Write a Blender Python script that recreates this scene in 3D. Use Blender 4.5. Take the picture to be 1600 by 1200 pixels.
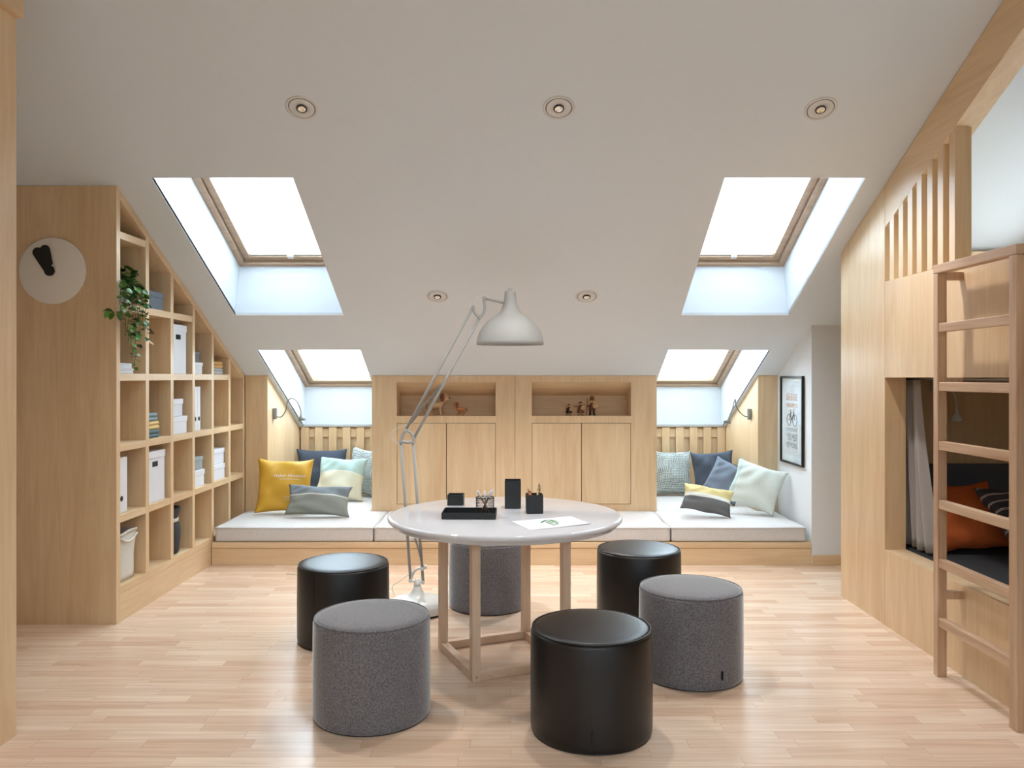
import bpy, bmesh, math, random
from mathutils import Vector, Matrix
random.seed(7)
R = math.radians
S = bpy.context.scene
C = S.collection
for _o in list(bpy.data.objects):
    bpy.data.objects.remove(_o, do_unlink=True)

# ------------------------------------------------------------ camera, world, exposure
EYE = 1.4
F, CX, CY = 1250.0, 798.0, 590.0
cam = bpy.data.cameras.new('camera')
co = bpy.data.objects.new('camera', cam)
C.objects.link(co)
co.location = (0, 0, EYE)
co.rotation_euler = (R(90), 0, 0)
cam.sensor_width = 36
cam.lens = 36 * F / 1600
cam.shift_x = (800 - CX) / 1600
cam.shift_y = (CY - 600) / 1600
cam.clip_start = 0.05
S.camera = co
S.view_settings.view_transform = 'Standard'
S.view_settings.look = 'None'
S.view_settings.gamma = 1
S.view_settings.use_curve_mapping = False
S.view_settings.exposure = 2.17

SKY = 6.0
SPOT_W = 15.0
w = bpy.data.worlds.new('sky')
S.world = w
w.use_nodes = True
wn, wl = w.node_tree.nodes, w.node_tree.links
bg = wn['Background']
tc = wn.new('ShaderNodeTexCoord')
sep = wn.new('ShaderNodeSeparateXYZ')
cr = wn.new('ShaderNodeValToRGB')
cr.color_ramp.elements[0].position = 0.0
cr.color_ramp.elements[0].color = (0.55, 0.60, 0.62, 1)
cr.color_ramp.elements[1].position = 0.35
cr.color_ramp.elements[1].color = (0.72, 0.87, 1.0, 1)
wl.new(tc.outputs['Generated'], sep.inputs[0])
wl.new(sep.outputs['Z'], cr.inputs[0])
wl.new(cr.outputs[0], bg.inputs['Color'])
# an overcast sky that is brighter ahead of the camera than behind it
yr = wn.new('ShaderNodeMapRange')
yr.interpolation_type = 'SMOOTHSTEP'
yr.inputs['From Min'].default_value = -0.5
yr.inputs['From Max'].default_value = 0.75
yr.inputs['To Min'].default_value = SKY * 0.36
yr.inputs['To Max'].default_value = SKY * 0.66
wl.new(sep.outputs['Y'], yr.inputs['Value'])
wl.new(yr.outputs[0], bg.inputs['Strength'])

SL = 0.488                      # slope of the roof
Y0, Z0 = 6.73, 1.42             # where the slope meets the cabinets
YR = 1.5                        # ridge
ANG = math.atan(SL)


def zc(y):
    return Z0 + SL * (Y0 - y)


def at(px, py, d):
    return Vector(((px - CX) / F * d, d, EYE - (py - CY) / F * d))


# ------------------------------------------------------------ mesh helpers
class MB:
    def __init__(s):
        s.bm = bmesh.new()
        s.uv = None

    def face(s, pts, smooth=False):
        vs = [s.bm.verts.new(p) for p in pts]
        f = s.bm.faces.new(vs)
        f.smooth = smooth
        return f

    def box(s, x0, x1, y0, y1, z0, z1, m=None):
        c = [Vector((x, y, z)) for x in (x0, x1) for y in (y0, y1) for z in (z0, z1)]
        if m:
            c = [m @ p for p in c]
        v = [s.bm.verts.new(p) for p in c]
        for q in ((0, 1, 3, 2), (4, 6, 7, 5), (0, 4, 5, 1), (2, 3, 7, 6), (0, 2, 6, 4), (1, 5, 7, 3)):
            s.bm.faces.new([v[i] for i in q])
        return s

    def prism(s, poly, axis, a, b, m=None):
        """poly: 2D points in the two other axes (in x,y,z order); extruded along axis from a to b"""
        def P(p, t):
            q = {'x': (t, p[0], p[1]), 'y': (p[0], t, p[1]), 'z': (p[0], p[1], t)}[axis]
            q = Vector(q)
            return m @ q if m else q
        A = [s.bm.verts.new(P(p, a)) for p in poly]
        B = [s.bm.verts.new(P(p, b)) for p in poly]
        n = len(poly)
        s.bm.faces.new(A)
        s.bm.faces.new(B[::-1])
        for i in range(n):
            s.bm.faces.new([A[i], B[i], B[(i + 1) % n], A[(i + 1) % n]])
        return s

    def lathe(s, prof, n=48, c=(0, 0, 0), m=None, ring_scale=None):
        """prof: (r, z) list; closes on the axis where r == 0"""
        rows = []
        for r, z in prof:
            if r < 1e-6:
                p = Vector((c[0], c[1], c[2] + z))
                rows.append([s.bm.verts.new(m @ p if m else p)])
            else:
                row = []
                for i in range(n):
                    a = 2 * math.pi * i / n
                    p = Vector((c[0] + r * math.cos(a), c[1] + r * math.sin(a), c[2] + z))
                    row.append(s.bm.verts.new(m @ p if m else p))
                rows.append(row)
        for A, B in zip(rows, rows[1:]):
            if len(A) == 1 and len(B) == 1:
                continue
            for i in range(n):
                j = (i + 1) % n
                if len(A) == 1:
                    f = s.bm.faces.new([A[0], B[i], B[j]])
                elif len(B) == 1:
                    f = s.bm.faces.new([A[i], B[0], A[j]])
                else:
                    f = s.bm.faces.new([A[i], B[i], B[j], A[j]])
                f.smooth = True
        return s

    def tube(s, pts, r, n=10, closed=False, caps=True):
        pts = [Vector(p) for p in pts]
        rs = r if isinstance(r, (list, tuple)) else [r] * len(pts)
        rows = []
        prev = None
        N = len(pts)
        for i, p in enumerate(pts):
            if closed:
                t = pts[(i + 1) % N] - pts[i - 1]
            else:
                t = pts[min(i + 1, N - 1)] - pts[max(i - 1, 0)]
            t.normalize()
            if prev is None:
                up = Vector((0, 0, 1)) if abs(t.z) < 0.9 else Vector((1, 0, 0))
                a = t.cross(up).normalized()
            else:
                a = (prev - t * prev.dot(t)).normalized()
            prev = a
            b = t.cross(a)
            rows.append([s.bm.verts.new(p + (a * math.cos(k * 2 * math.pi / n) + b * math.sin(k * 2 * math.pi / n)) * rs[i]) for k in range(n)])
        rng = range(N) if closed else range(N - 1)
        for i in rng:
            A, B = rows[i], rows[(i + 1) % N]
            for k in range(n):
                f = s.bm.faces.new([A[k], A[(k + 1) % n], B[(k + 1) % n], B[k]])
                f.smooth = True
        if not closed and caps:
            s.bm.faces.new(rows[0][::-1])
            s.bm.faces.new(rows[-1])
        return s

    def ball(s, c, r, m=None, n=14, k=8):
        rx, ry, rz = r if isinstance(r, (tuple, list)) else (r, r, r)
        mm = Matrix.Translation(c) @ (m if m else Matrix.Identity(4)) @ Matrix.Diagonal((rx, ry, rz, 1))
        prof = [(math.sin(math.pi * i / k) if 0 < i < k else 0, -math.cos(math.pi * i / k)) for i in range(k + 1)]
        return s.lathe(prof, n, (0, 0, 0), mm)


def chain_loc(p):
    v = Vector((0, 0, 0))
    while p:
        v += p.location
        p = p.parent
    return v


def obj(name, mb, mat, parent=None, bevel=0, seg=2, sub=0, origin=None):
    bm = mb.bm
    bmesh.ops.recalc_face_normals(bm, faces=bm.faces)
    off = chain_loc(parent) if parent else Vector((0, 0, 0))
    o = None
    me = bpy.data.meshes.new(name)
    if parent is None:
        if origin is None:
            xs = [v.co for v in bm.verts]
            lo = Vector([min(p[i] for p in xs) for i in range(3)])
            hi = Vector([max(p[i] for p in xs) for i in range(3)])
            off = Vector(((lo.x + hi.x) / 2, (lo.y + hi.y) / 2, lo.z))
        else:
            off = Vector(origin)
    bmesh.ops.translate(bm, verts=bm.verts, vec=-off)
    bm.to_mesh(me)
    bm.free()
    o = bpy.data.objects.new(name, me)
    C.objects.link(o)
    me.materials.append(mat)
    if parent:
        o.parent = parent
    else:
        o.location = off
    if bevel:
        b = o.modifiers.new('bevel', 'BEVEL')
        b.width = bevel
        b.segments = seg
        b.limit_method = 'ANGLE'
        b.angle_limit = R(40)
        b.harden_normals = False
    if sub:
        m = o.modifiers.new('sub', 'SUBSURF')
        m.levels = sub
        m.render_levels = sub
    return o


def thing(name, label, cat, loc=(0, 0, 0), group=None):
    o = bpy.data.objects.new(name, None)
    C.objects.link(o)
    o.location = loc
    o.empty_display_size = 0.1
    o['label'] = label
    o['category'] = cat
    if group:
        o['group'] = group
    return o


def tag(o, label, cat, group=None):
    o['label'] = label
    o['category'] = cat
    if group:
        o['group'] = group
    return o


def struct(o, label=None):
    o['kind'] = 'structure'
    if label:
        o['label'] = label
    return o


def root_struct(name, loc=(0, 0, 0), label=None):
    o = bpy.data.objects.new(name, None)
    C.objects.link(o)
    o.location = loc
    o['kind'] = 'structure'
    if label:
        o['label'] = label
    return o


def dup(root, label=None, loc=None, rot=None, group=None):
    r = root.copy()
    C.objects.link(r)
    if loc is not None:
        r.location = loc
    if rot is not None:
        r.rotation_euler = rot
    if label:
        r['label'] = label
    if group:
        r['group'] = group
    for ch in list(root.children):
        c = ch.copy()
        C.objects.link(c)
        c.parent = r
        for g in list(ch.children):
            d = g.copy()
            C.objects.link(d)
            d.parent = c
    return r


# ------------------------------------------------------------ materials
def srgb(r, g, b):
    def f(v):
        v /= 255.0
        return v / 12.92 if v <= 0.04045 else ((v + 0.055) / 1.055) ** 2.4
    return (f(r), f(g), f(b), 1)


def newmat(name):
    m = bpy.data.materials.new(name)
    m.use_nodes = True
    nt = m.node_tree
    return m, nt.nodes, nt.links, nt.nodes['Principled BSDF']


def plain(name, col, rough=0.5, metal=0.0, noise=0.0, nscale=40, bump=0.0, bscale=200, spec=0.5, coat=0.0):
    m, n, l, p = newmat(name)
    p.inputs['Base Color'].default_value = col
    p.inputs['Roughness'].default_value = rough
    p.inputs['Metallic'].default_value = metal
    p.inputs['Specular IOR Level'].default_value = spec
    p.inputs['Coat Weight'].default_value = coat
    p.inputs['Coat Roughness'].default_value = 0.05
    t = n.new('ShaderNodeTexCoord')
    if noise or True:
        nz = n.new('ShaderNodeTexNoise')
        nz.inputs['Scale'].default_value = nscale
        nz.inputs['Detail'].default_value = 3
        l.new(t.outputs['Object'], nz.inputs['Vector'])
        mx = n.new('ShaderNodeMix')
        mx.data_type = 'RGBA'
        k = max(noise, 0.015)
        mx.inputs[6].default_value = tuple(c * (1 - k) for c in col[:3]) + (1,)
        mx.inputs[7].default_value = tuple(min(1, c * (1 + k)) for c in col[:3]) + (1,)
        l.new(nz.outputs['Fac'], mx.inputs[0])
        l.new(mx.outputs[2], p.inputs['Base Color'])
    if bump:
        nb = n.new('ShaderNodeTexNoise')
        nb.inputs['Scale'].default_value = bscale
        nb.inputs['Detail'].default_value = 2
        l.new(t.outputs['Object'], nb.inputs['Vector'])
        bp = n.new('ShaderNodeBump')
        bp.inputs['Strength'].default_value = bump
        bp.inputs['Distance'].default_value = 0.002
        l.new(nb.outputs['Fac'], bp.inputs['Height'])
        l.new(bp.outputs[0], p.inputs['Normal'])
    return m


def wood(name, dark, light, axis='z', rough=0.42, grain=0.5, band=0.3, coarse=1.0):
    """pale timber: long grain along one axis, broad soft boards across it"""
    m, n, l, p = newmat(name)
    t = n.new('ShaderNodeTexCoord')
    oi = n.new('ShaderNodeObjectInfo')
    add = n.new('ShaderNodeVectorMath')
    add.operation = 'ADD'
    sc = n.new('ShaderNodeVectorMath')
    sc.operation = 'SCALE'
    sc.inputs[0].default_value = (13.1, 7.7, 5.3)
    l.new(oi.outputs['Random'], sc.inputs['Scale'])
    l.new(t.outputs['Object'], add.inputs[0])
    l.new(sc.outputs[0], add.inputs[1])

    def nz(scale, stretch, detail, rgh=0.5, dist=0.0):
        mp = n.new('ShaderNodeMapping')
        v = [scale, scale, scale]
        v['xyz'.index(axis)] = scale / stretch
        mp.inputs['Scale'].default_value = v
        l.new(add.outputs[0], mp.inputs['Vector'])
        q = n.new('ShaderNodeTexNoise')
        q.inputs['Scale'].default_value = 1
        q.inputs['Detail'].default_value = detail
        q.inputs['Roughness'].default_value = rgh
        q.inputs['Distortion'].default_value = dist
        l.new(mp.outputs[0], q.inputs['Vector'])
        return q.outputs['Fac']
    a = nz(90 * coarse, 30, 4, 0.6)
    b = nz(5.5, 14, 1)
    c = nz(16 * coarse, 9, 3, 0.5, 1.2)

    def mathn(op, x, y):
        q = n.new('ShaderNodeMath')
        q.operation = op
        for i, v in enumerate((x, y)):
            if isinstance(v, (int, float)):
                q.inputs[i].default_value = v
            else:
                l.new(v, q.inputs[i])
        return q.outputs[0]
    s1 = mathn('MULTIPLY', a, grain * 0.5)
    s2 = mathn('MULTIPLY', b, band)
    s3 = mathn('MULTIPLY', c, 1 - grain * 0.5 - band)
    tot = mathn('ADD', mathn('ADD', s1, s2), s3)
    ramp = n.new('ShaderNodeValToRGB')
    ramp.color_ramp.elements[0].position = 0.34
    ramp.color_ramp.elements[0].color = dark
    ramp.color_ramp.elements[1].position = 0.66
    ramp.color_ramp.elements[1].color = light
    l.new(tot, ramp.inputs[0])
    l.new(ramp.outputs[0], p.inputs['Base Color'])
    p.inputs['Roughness'].default_value = rough
    bp = n.new('ShaderNodeBump')
    bp.inputs['Strength'].default_value = 0.08
    bp.inputs['Distance'].default_value = 0.001
    l.new(a, bp.inputs['Height'])
    l.new(bp.outputs[0], p.inputs['Normal'])
    return m


MAPLE_D, MAPLE_L = srgb(211, 176, 135), srgb(230, 202, 163)
M = {}
M['maple'] = wood('maple veneer', MAPLE_D, MAPLE_L, 'z', 0.34)
M['maple_x'] = wood('maple veneer across', MAPLE_D, MAPLE_L, 'x', 0.40)
M['maple_y'] = wood('maple veneer lengthwise', MAPLE_D, MAPLE_L, 'y', 0.40)
M['ash'] = wood('ladder oak', srgb(176, 138, 108), srgb(216, 186, 156), 'z', 0.5, 0.8, 0.1, 0.7)
M['ash_y'] = wood('ladder oak rung', srgb(176, 138, 108), srgb(216, 186, 156), 'y', 0.5, 0.8, 0.1, 0.7)
M['birch'] = wood('raw birch leg', srgb(206, 172, 142), srgb(230, 204, 178), 'z', 0.55, 0.6, 0.2)
M['birch_x'] = wood('raw birch rail', srgb(206, 172, 142), srgb(230, 204, 178), 'x', 0.55, 0.6, 0.2)
M['pine'] = wood('window pine', srgb(158, 130, 104), srgb(186, 158, 130), 'x', 0.4, 0.6, 0.2)
M['wall'] = plain('white wall paint', srgb(226, 226, 226), 0.75, bump=0.05)
M['ceil'] = plain('ceiling paint', srgb(220, 225, 230), 0.8, bump=0.04)
M['reveal'] = plain('reveal paint', srgb(214, 218, 222), 0.7)
M['sill'] = plain('grey sill', srgb(180, 180, 178), 0.5)
M['white_plastic'] = plain('white plastic', srgb(225, 226, 228), 0.35)
M['white_card'] = plain('white card', srgb(226, 227, 232), 0.6)
M['grey_card'] = plain('slate card', srgb(98, 106, 116), 0.6)
M['sage_card'] = plain('pale grey card', srgb(150, 160, 162), 0.6)
M['black'] = plain('black lacquer', srgb(12, 12, 13), 0.4)
M['hole'] = plain('dark opening', srgb(18, 18, 20), 0.8)
M['gap'] = plain('shadow gap', srgb(90, 66, 42), 0.8)
M['black_plastic'] = plain('black desk accessory', srgb(17, 19, 22), 0.42)
M['leather'] = plain('black leather', srgb(11, 12, 14), 0.38, noise=0.15, nscale=6, bump=0.25, bscale=350, spec=0.5)
M['lamp'] = plain('lamp enamel', srgb(172, 173, 171), 0.6)
M['lamp_white'] = plain('lamp white metal', srgb(222, 221, 216), 0.35)
M['steel'] = plain('satin grey metal', srgb(138, 138, 136), 0.4, 0.4)
M['spot'] = plain('spot housing', srgb(214, 212, 210), 0.45)
M['dark_ring'] = plain('spot shadow ring', srgb(52, 46, 42), 0.7)
M['bulb'] = plain('spot reflector', srgb(235, 230, 220), 0.12, 0.9)
M['clock'] = plain('clock dial', srgb(238, 231, 222), 0.6)
M['paper'] = plain('paper', srgb(236, 238, 242), 0.7)
M['green_ink'] = plain('green ink', srgb(70, 150, 80), 0.7)
M['canvas'] = plain('canvas', srgb(214, 210, 200), 0.85, noise=0.05, bump=0.4, bscale=160)
M['felt_dark'] = plain('dark felt', srgb(58, 60, 62), 0.95, noise=0.35, nscale=220, bump=0.5, bscale=200)
M['leatherband'] = plain('leather band', srgb(190, 176, 160), 0.6)
M['pot'] = plain('white glazed pot', srgb(206, 210, 216), 0.3)
M['orange'] = plain('rust velvet', srgb(176, 84, 30), 0.85, noise=0.1, nscale=9)
M['mattress_dark'] = plain('dark bedding', srgb(44, 46, 50), 0.9, noise=0.1)
M['headboard'] = plain('charcoal headboard', srgb(92, 94, 102), 0.95, noise=0.2, nscale=260, bump=0.4, bscale=300)
M['towel_blue'] = plain('blue towel', srgb(132, 156, 162), 0.9, bump=0.5, bscale=120)
M['towel_yellow'] = plain('yellow towel', srgb(226, 196, 136), 0.9, bump=0.5, bscale=120)
M['towel_teal'] = plain('teal towel', srgb(96, 122, 128), 0.9, bump=0.5, bscale=120)
M['towel_peach'] = plain('peach towel', srgb(228, 186, 124), 0.9, bump=0.5, bscale=120)
M['towel_grey'] = plain('pale towel', srgb(200, 206, 204), 0.9, bump=0.5, bscale=120)
M['toy_wood'] = wood('toy beech', srgb(172, 104, 52), srgb(206, 142, 84), 'z', 0.4)
M['toy_pale'] = wood('toy maple', srgb(190, 148, 108), srgb(222, 184, 146), 'z', 0.4)
M['toy_walnut'] = wood('toy walnut', srgb(84, 40, 22), srgb(120, 60, 32), 'z', 0.4)
M['wire'] = plain('wire mesh', srgb(70, 72, 74), 0.4, 0.6)
M['brush_wood'] = plain('pencil wood', srgb(196, 160, 120), 0.5)
M['brush_dark'] = plain('brush handle', srgb(112, 92, 70), 0.5)
M['pencil_orange'] = plain('orange lacquer', srgb(190, 96, 50), 0.4)
M['pencil_purple'] = plain('purple lacquer', srgb(96, 66, 96), 0.4)
M['pencil_red'] = plain('red lacquer', srgb(170, 50, 44), 0.4)


def felt(name, a, b, sheen=0.3):
    m, n, l, p = newmat(name)
    t = n.new('ShaderNodeTexCoord')
    n1 = n.new('ShaderNodeTexNoise')
    n1.inputs['Scale'].default_value = 170
    n1.inputs['Detail'].default_value = 4
    n1.inputs['Roughness'].default_value = 0.75
    l.new(t.outputs['Object'], n1.inputs['Vector'])
    r = n.new('ShaderNodeValToRGB')
    r.color_ramp.elements[0].position = 0.38
    r.color_ramp.elements[0].color = a
    r.color_ramp.elements[1].position = 0.62
    r.color_ramp.elements[1].color = b
    l.new(n1.outputs['Fac'], r.inputs[0])
    l.new(r.outputs[0], p.inputs['Base Color'])
    p.inputs['Roughness'].default_value = 0.95
    p.inputs['Specular IOR Level'].default_value = 0.15
    p.inputs['Sheen Weight'].default_value = sheen
    p.inputs['Sheen Roughness'].default_value = 0.35
    bp = n.new('ShaderNodeBump')
    bp.inputs['Strength'].default_value = 0.5
    bp.inputs['Distance'].default_value = 0.002
    l.new(n1.outputs['Fac'], bp.inputs['Height'])
    l.new(bp.outputs[0], p.inputs['Normal'])
    return m


M['felt'] = felt('grey wool felt', srgb(88, 85, 87), srgb(134, 131, 134), 1.0)
M['linen'] = felt('bench linen', srgb(200, 195, 192), srgb(218, 213, 210))


def floor_mat():
    m, n, l, p = newmat('beech parquet')
    t = n.new('ShaderNodeTexCoord')
    br = n.new('ShaderNodeTexBrick')
    br.offset = 0.37
    br.offset_frequency = 2
    br.squash = 0.8
    br.squash_frequency = 3
    br.inputs['Scale'].default_value = 1
    br.inputs['Brick Width'].default_value = 0.52
    br.inputs['Row Height'].default_value = 0.072
    br.inputs['Mortar Size'].default_value = 0.0007
    br.inputs['Mortar Smooth'].default_value = 0.2
    br.inputs['Bias'].default_value = 0.0
    br.inputs['Color1'].default_value = (0, 0, 0, 1)
    br.inputs['Color2'].default_value = (1, 1, 1, 1)
    br.inputs['Mortar'].default_value = (0.0, 0.0, 0.0, 1)
    l.new(t.outputs['Object'], br.inputs['Vector'])
    mp = n.new('ShaderNodeMapping')
    mp.inputs['Scale'].default_value = (2.2, 40, 1)
    l.new(t.outputs['Object'], mp.inputs['Vector'])
    # shift the grain from strip to strip
    sh = n.new('ShaderNodeVectorMath')
    sh.operation = 'ADD'
    l.new(mp.outputs[0], sh.inputs[0])
    mul = n.new('ShaderNodeVectorMath')
    mul.operation = 'SCALE'
    mul.inputs['Scale'].default_value = 37.0
    l.new(br.outputs['Color'], mul.inputs[0])
    l.new(mul.outputs[0], sh.inputs[1])
    nz = n.new('ShaderNodeTexNoise')
    nz.inputs['Scale'].default_value = 1
    nz.inputs['Detail'].default_value = 4
    nz.inputs['Distortion'].default_value = 0.8
    l.new(sh.outputs[0], nz.inputs['Vector'])
    base = n.new('ShaderNodeValToRGB')
    base.color_ramp.elements[0].position = 0.0
    base.color_ramp.elements[0].color = srgb(218, 186, 160)
    base.color_ramp.elements[1].position = 1.0
    base.color_ramp.elements[1].color = srgb(234, 210, 187)
    l.new(br.outputs['Color'], base.inputs[0])
    g = n.new('ShaderNodeValToRGB')
    g.color_ramp.elements[0].position = 0.3
    g.color_ramp.elements[0].color = (0.80, 0.74, 0.70, 1)
    g.color_ramp.elements[1].position = 0.62
    g.color_ramp.elements[1].color = (1, 1, 1, 1)
    l.new(nz.outputs['Fac'], g.inputs[0])
    mx = n.new('ShaderNodeMix')
    mx.data_type = 'RGBA'
    mx.blend_type = 'MULTIPLY'
    mx.inputs[0].default_value = 0.75
    l.new(base.outputs[0], mx.inputs[6])
    l.new(g.outputs[0], mx.inputs[7])
    mm = n.new('ShaderNodeMix')
    mm.data_type = 'RGBA'
    mm.inputs[7].default_value = srgb(186, 148, 116)
    l.new(br.outputs['Fac'], mm.inputs[0])
    l.new(mx.outputs[2], mm.inputs[6])
    l.new(mm.outputs[2], p.inputs['Base Color'])
    p.inputs['Roughness'].default_value = 0.24
    bp = n.new('ShaderNodeBump')
    bp.inputs['Strength'].default_value = 0.05
    bp.inputs['Distance'].default_value = 0.001
    l.new(nz.outputs['Fac'], bp.inputs['Height'])
    l.new(bp.outputs[0], p.inputs['Normal'])
    return m


M['floor'] = floor_mat()


def table_mat():
    m, n, l, p = newmat('white gloss laminate')
    p.inputs['Base Color'].default_value = srgb(216, 217, 222)
    t = n.new('ShaderNodeTexCoord')
    nz = n.new('ShaderNodeTexNoise')
    nz.inputs['Scale'].default_value = 3
    l.new(t.outputs['Object'], nz.inputs['Vector'])
    mr = n.new('ShaderNodeMapRange')
    mr.inputs['To Min'].default_value = 0.03
    mr.inputs['To Max'].default_value = 0.06
    l.new(nz.outputs['Fac'], mr.inputs['Value'])
    l.new(mr.outputs[0], p.inputs['Roughness'])
    p.inputs['Specular IOR Level'].default_value = 0.6
    return m


M['table'] = table_mat()


def glass_mat():
    m, n, l, p = newmat('window glass')
    n.remove(p)
    tr = n.new('ShaderNodeBsdfTransparent')
    tr.inputs[0].default_value = (0.96, 0.98, 0.98, 1)
    gl = n.new('ShaderNodeBsdfGlossy')
    gl.inputs['Roughness'].default_value = 0.02
    fr = n.new('ShaderNodeLayerWeight')
    fr.inputs['Blend'].default_value = 0.5
    pw = n.new('ShaderNodeMath')
    pw.operation = 'POWER'
    pw.inputs[1].default_value = 4
    l.new(fr.outputs['Facing'], pw.inputs[0])
    ma = n.new('ShaderNodeMath')
    ma.operation = 'MULTIPLY_ADD'
    ma.inputs[1].default_value = 0.5
    ma.inputs[2].default_value = 0.03
    l.new(pw.outputs[0], ma.inputs[0])
    mx = n.new('ShaderNodeMixShader')
    l.new(ma.outputs[0], mx.inputs[0])
    l.new(tr.outputs[0], mx.inputs[1])
    l.new(gl.outputs[0], mx.inputs[2])
    l.new(mx.outputs[0], n['Material Output'].inputs[0])
    return m


M['glass'] = glass_mat()


def sheer(name, col, trans, transl=0.6):
    m, n, l, p = newmat(name)
    n.remove(p)
    tr = n.new('ShaderNodeBsdfTransparent')
    tl = n.new('ShaderNodeBsdfTranslucent')
    tl.inputs[0].default_value = col
    df = n.new('ShaderNodeBsdfDiffuse')
    df.inputs[0].default_value = col
    a = n.new('ShaderNodeMixShader')
    a.inputs[0].default_value = transl
    l.new(df.outputs[0], a.inputs[1])
    l.new(tl.outputs[0], a.inputs[2])
    b = n.new('ShaderNodeMixShader')
    b.inputs[0].default_value = trans
    l.new(a.outputs[0], b.inputs[1])
    l.new(tr.outputs[0], b.inputs[2])
    l.new(b.outputs[0], n['Material Output'].inputs[0])
    return m


M['blind'] = sheer('pleated blind cloth', (0.9, 0.92, 0.94, 1), 0.12, 0.7)
M['curtain'] = plain('grey curtain', srgb(166, 160, 156), 0.85, bump=0.2, bscale=500)


def leaf_mat(name, a, b):
    m, n, l, p = newmat(name)
    g = n.new('ShaderNodeNewGeometry')
    r = n.new('ShaderNodeValToRGB')
    r.color_ramp.elements[0].color = a
    r.color_ramp.elements[1].color = b
    l.new(g.outputs['Random Per Island'], r.inputs[0])
    l.new(r.outputs[0], p.inputs['Base Color'])
    p.inputs['Roughness'].default_value = 0.4
    return m


M['leaf'] = leaf_mat('ivy leaf', srgb(22, 52, 20), srgb(84, 138, 44))
M['stem'] = plain('vine stem', srgb(84, 84, 50), 0.7)

# ------------------------------------------------------------ the room shell
XL, XRW = -3.1, 3.25
YB = 3.0 - Y0                    # rear knee wall

mb = MB()
mb.box(XL - .1, XRW + .1, YB - .1, 8.0, -.06, 0)
struct(obj('floor', mb, M['floor'], origin=(0, 0, 0)))


class Skylight:
    pass


def quad_hole(xl_t, xr_t, xl_b, xr_b, yt, yb):
    return [(xl_t, yt), (xr_t, yt), (xr_b, yb), (xl_b, yb)]


HOLE_UL = quad_hole(-2.011, -1.220, -2.011, -1.220, 4.479, 5.84)
HOLE_UR = quad_hole(1.199, 1.987, 1.243, 2.023, 4.479, 5.84)
NL = (-2.008, -1.189, 6.325)
NR = (1.247, 2.052, 6.325)


def fill_slope(outer, holes, zf, thick=.02):
    bm = bmesh.new()
    edges = []
    for loop in [outer] + holes:
        vs = [bm.verts.new((x, y, zf(y))) for x, y in loop]
        for i in range(len(vs)):
            edges.append(bm.edges.new((vs[i], vs[(i + 1) % len(vs)])))
    bmesh.ops.triangle_fill(bm, use_beauty=True, use_dissolve=False, edges=edges)
    bmesh.ops.recalc_face_normals(bm, faces=bm.faces)
    ret = bmesh.ops.extrude_face_region(bm, geom=list(bm.faces))
    vs = [g for g in ret['geom'] if isinstance(g, bmesh.types.BMVert)]
    bmesh.ops.translate(bm, verts=vs, vec=(0, 0, thick))
    m = MB()
    m.bm.free()
    m.bm = bm
    return m


YE_ = 7.85
outer = [(XL, YR), (XRW, YR), (XRW, YE_), (NR[1], YE_), (NR[1], NR[2]), (NR[0], NR[2]), (NR[0], YE_),
         (NL[1], YE_), (NL[1], NL[2]), (NL[0], NL[2]), (NL[0], YE_), (XL, YE_)]
ceil_root = root_struct('ceiling', (0, 0, 0))
obj('slope_front', fill_slope(outer, [HOLE_UL, HOLE_UR], zc), M['ceil'], ceil_root)
REAR_FILL = [(-1.75, -.85), (-.5, .4), (.75, 1.65), (2.0, 2.9)]  # skylights added in the unseen rear slope to fill the room with light
RY0, RY1 = 4.2, 6.3
rear_holes = [[(a, 3 - RY0), (b, 3 - RY0), (b, 3 - RY1), (a, 3 - RY1)] for a, b in REAR_FILL]
obj('slope_rear', fill_slope([(XL, YR), (XRW, YR), (XRW, YB), (XL, YB)], rear_holes, lambda y: zc(3 - y)), M['ceil'], ceil_root)

# walls ----------------------------------------------------------------
gable = [(YB, 0), (8.0, 0), (8.0, zc(8.0) + .02), (Y0, Z0 + .02), (YR, zc(YR) + .02), (YB, Z0 + .02)]
struct(obj('wall_left', MB().prism(gable, 'x', XL - .08, XL), M['wall']))
# right wall with a gable window over the loft
GW = (3.6, 4.95, 1.66, 2.2)    # y0,y1,z0,z1
wr = MB()
wr.prism([(YB, 0), (8.0, 0), (8.0, zc(8.0) + .02), (Y0, Z0 + .02), (GW[1], zc(GW[1]) + .02), (GW[1], GW[2]), (GW[0], GW[2]), (GW[0], zc(GW[0]) + .02), (YR, zc(YR) + .02), (YB, Z0 + .02)], 'x', XRW, XRW + .08)
wr.prism([(GW[0], GW[3]), (GW[1], GW[3]), (GW[1], zc(GW[1]) + .02), (GW[0], zc(GW[0]) + .02)], 'x', XRW, XRW + .08)
struct(obj('wall_right', wr, M['wall']))
struct(obj('wall_rear', MB().box(XL, XRW, YB - .08, YB, 0, Z0 + .02), M['wall']))
# white knee wall on the right of the bench, and the corner it turns
kw = MB()
kw.prism([(5.97, 0), (Y0 + .1, 0), (Y0 + .1, zc(Y0 + .1)), (5.97, zc(5.97))], 'x', 2.245, XRW)
struct(obj('wall_right_corner', kw, M['wall']))
struct(obj('baseboard_right', MB().box(2.247, XRW, 5.955, 5.97, 0, .076), M['maple_x'], bevel=.003))

# wood clad wall block in the left foreground
lb = MB()
lb.prism([(YB, 0), (3.136, 0), (3.136, 2.81), (YB, 2.81)], 'x', XL, -1.937)
struct(obj('wall_left_foreground', lb, M['maple'], bevel=.002))
lb2 = MB()
lb2.prism([(0, 2.81), (3.14, 2.81), (3.14, zc(3.14) - .003), (YR, zc(YR) - .003), (0, zc(3.0) - .003)], 'x', XL, -1.910)
struct(obj('trim_1', lb2, M['maple_y'], bevel=.002))

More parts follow.
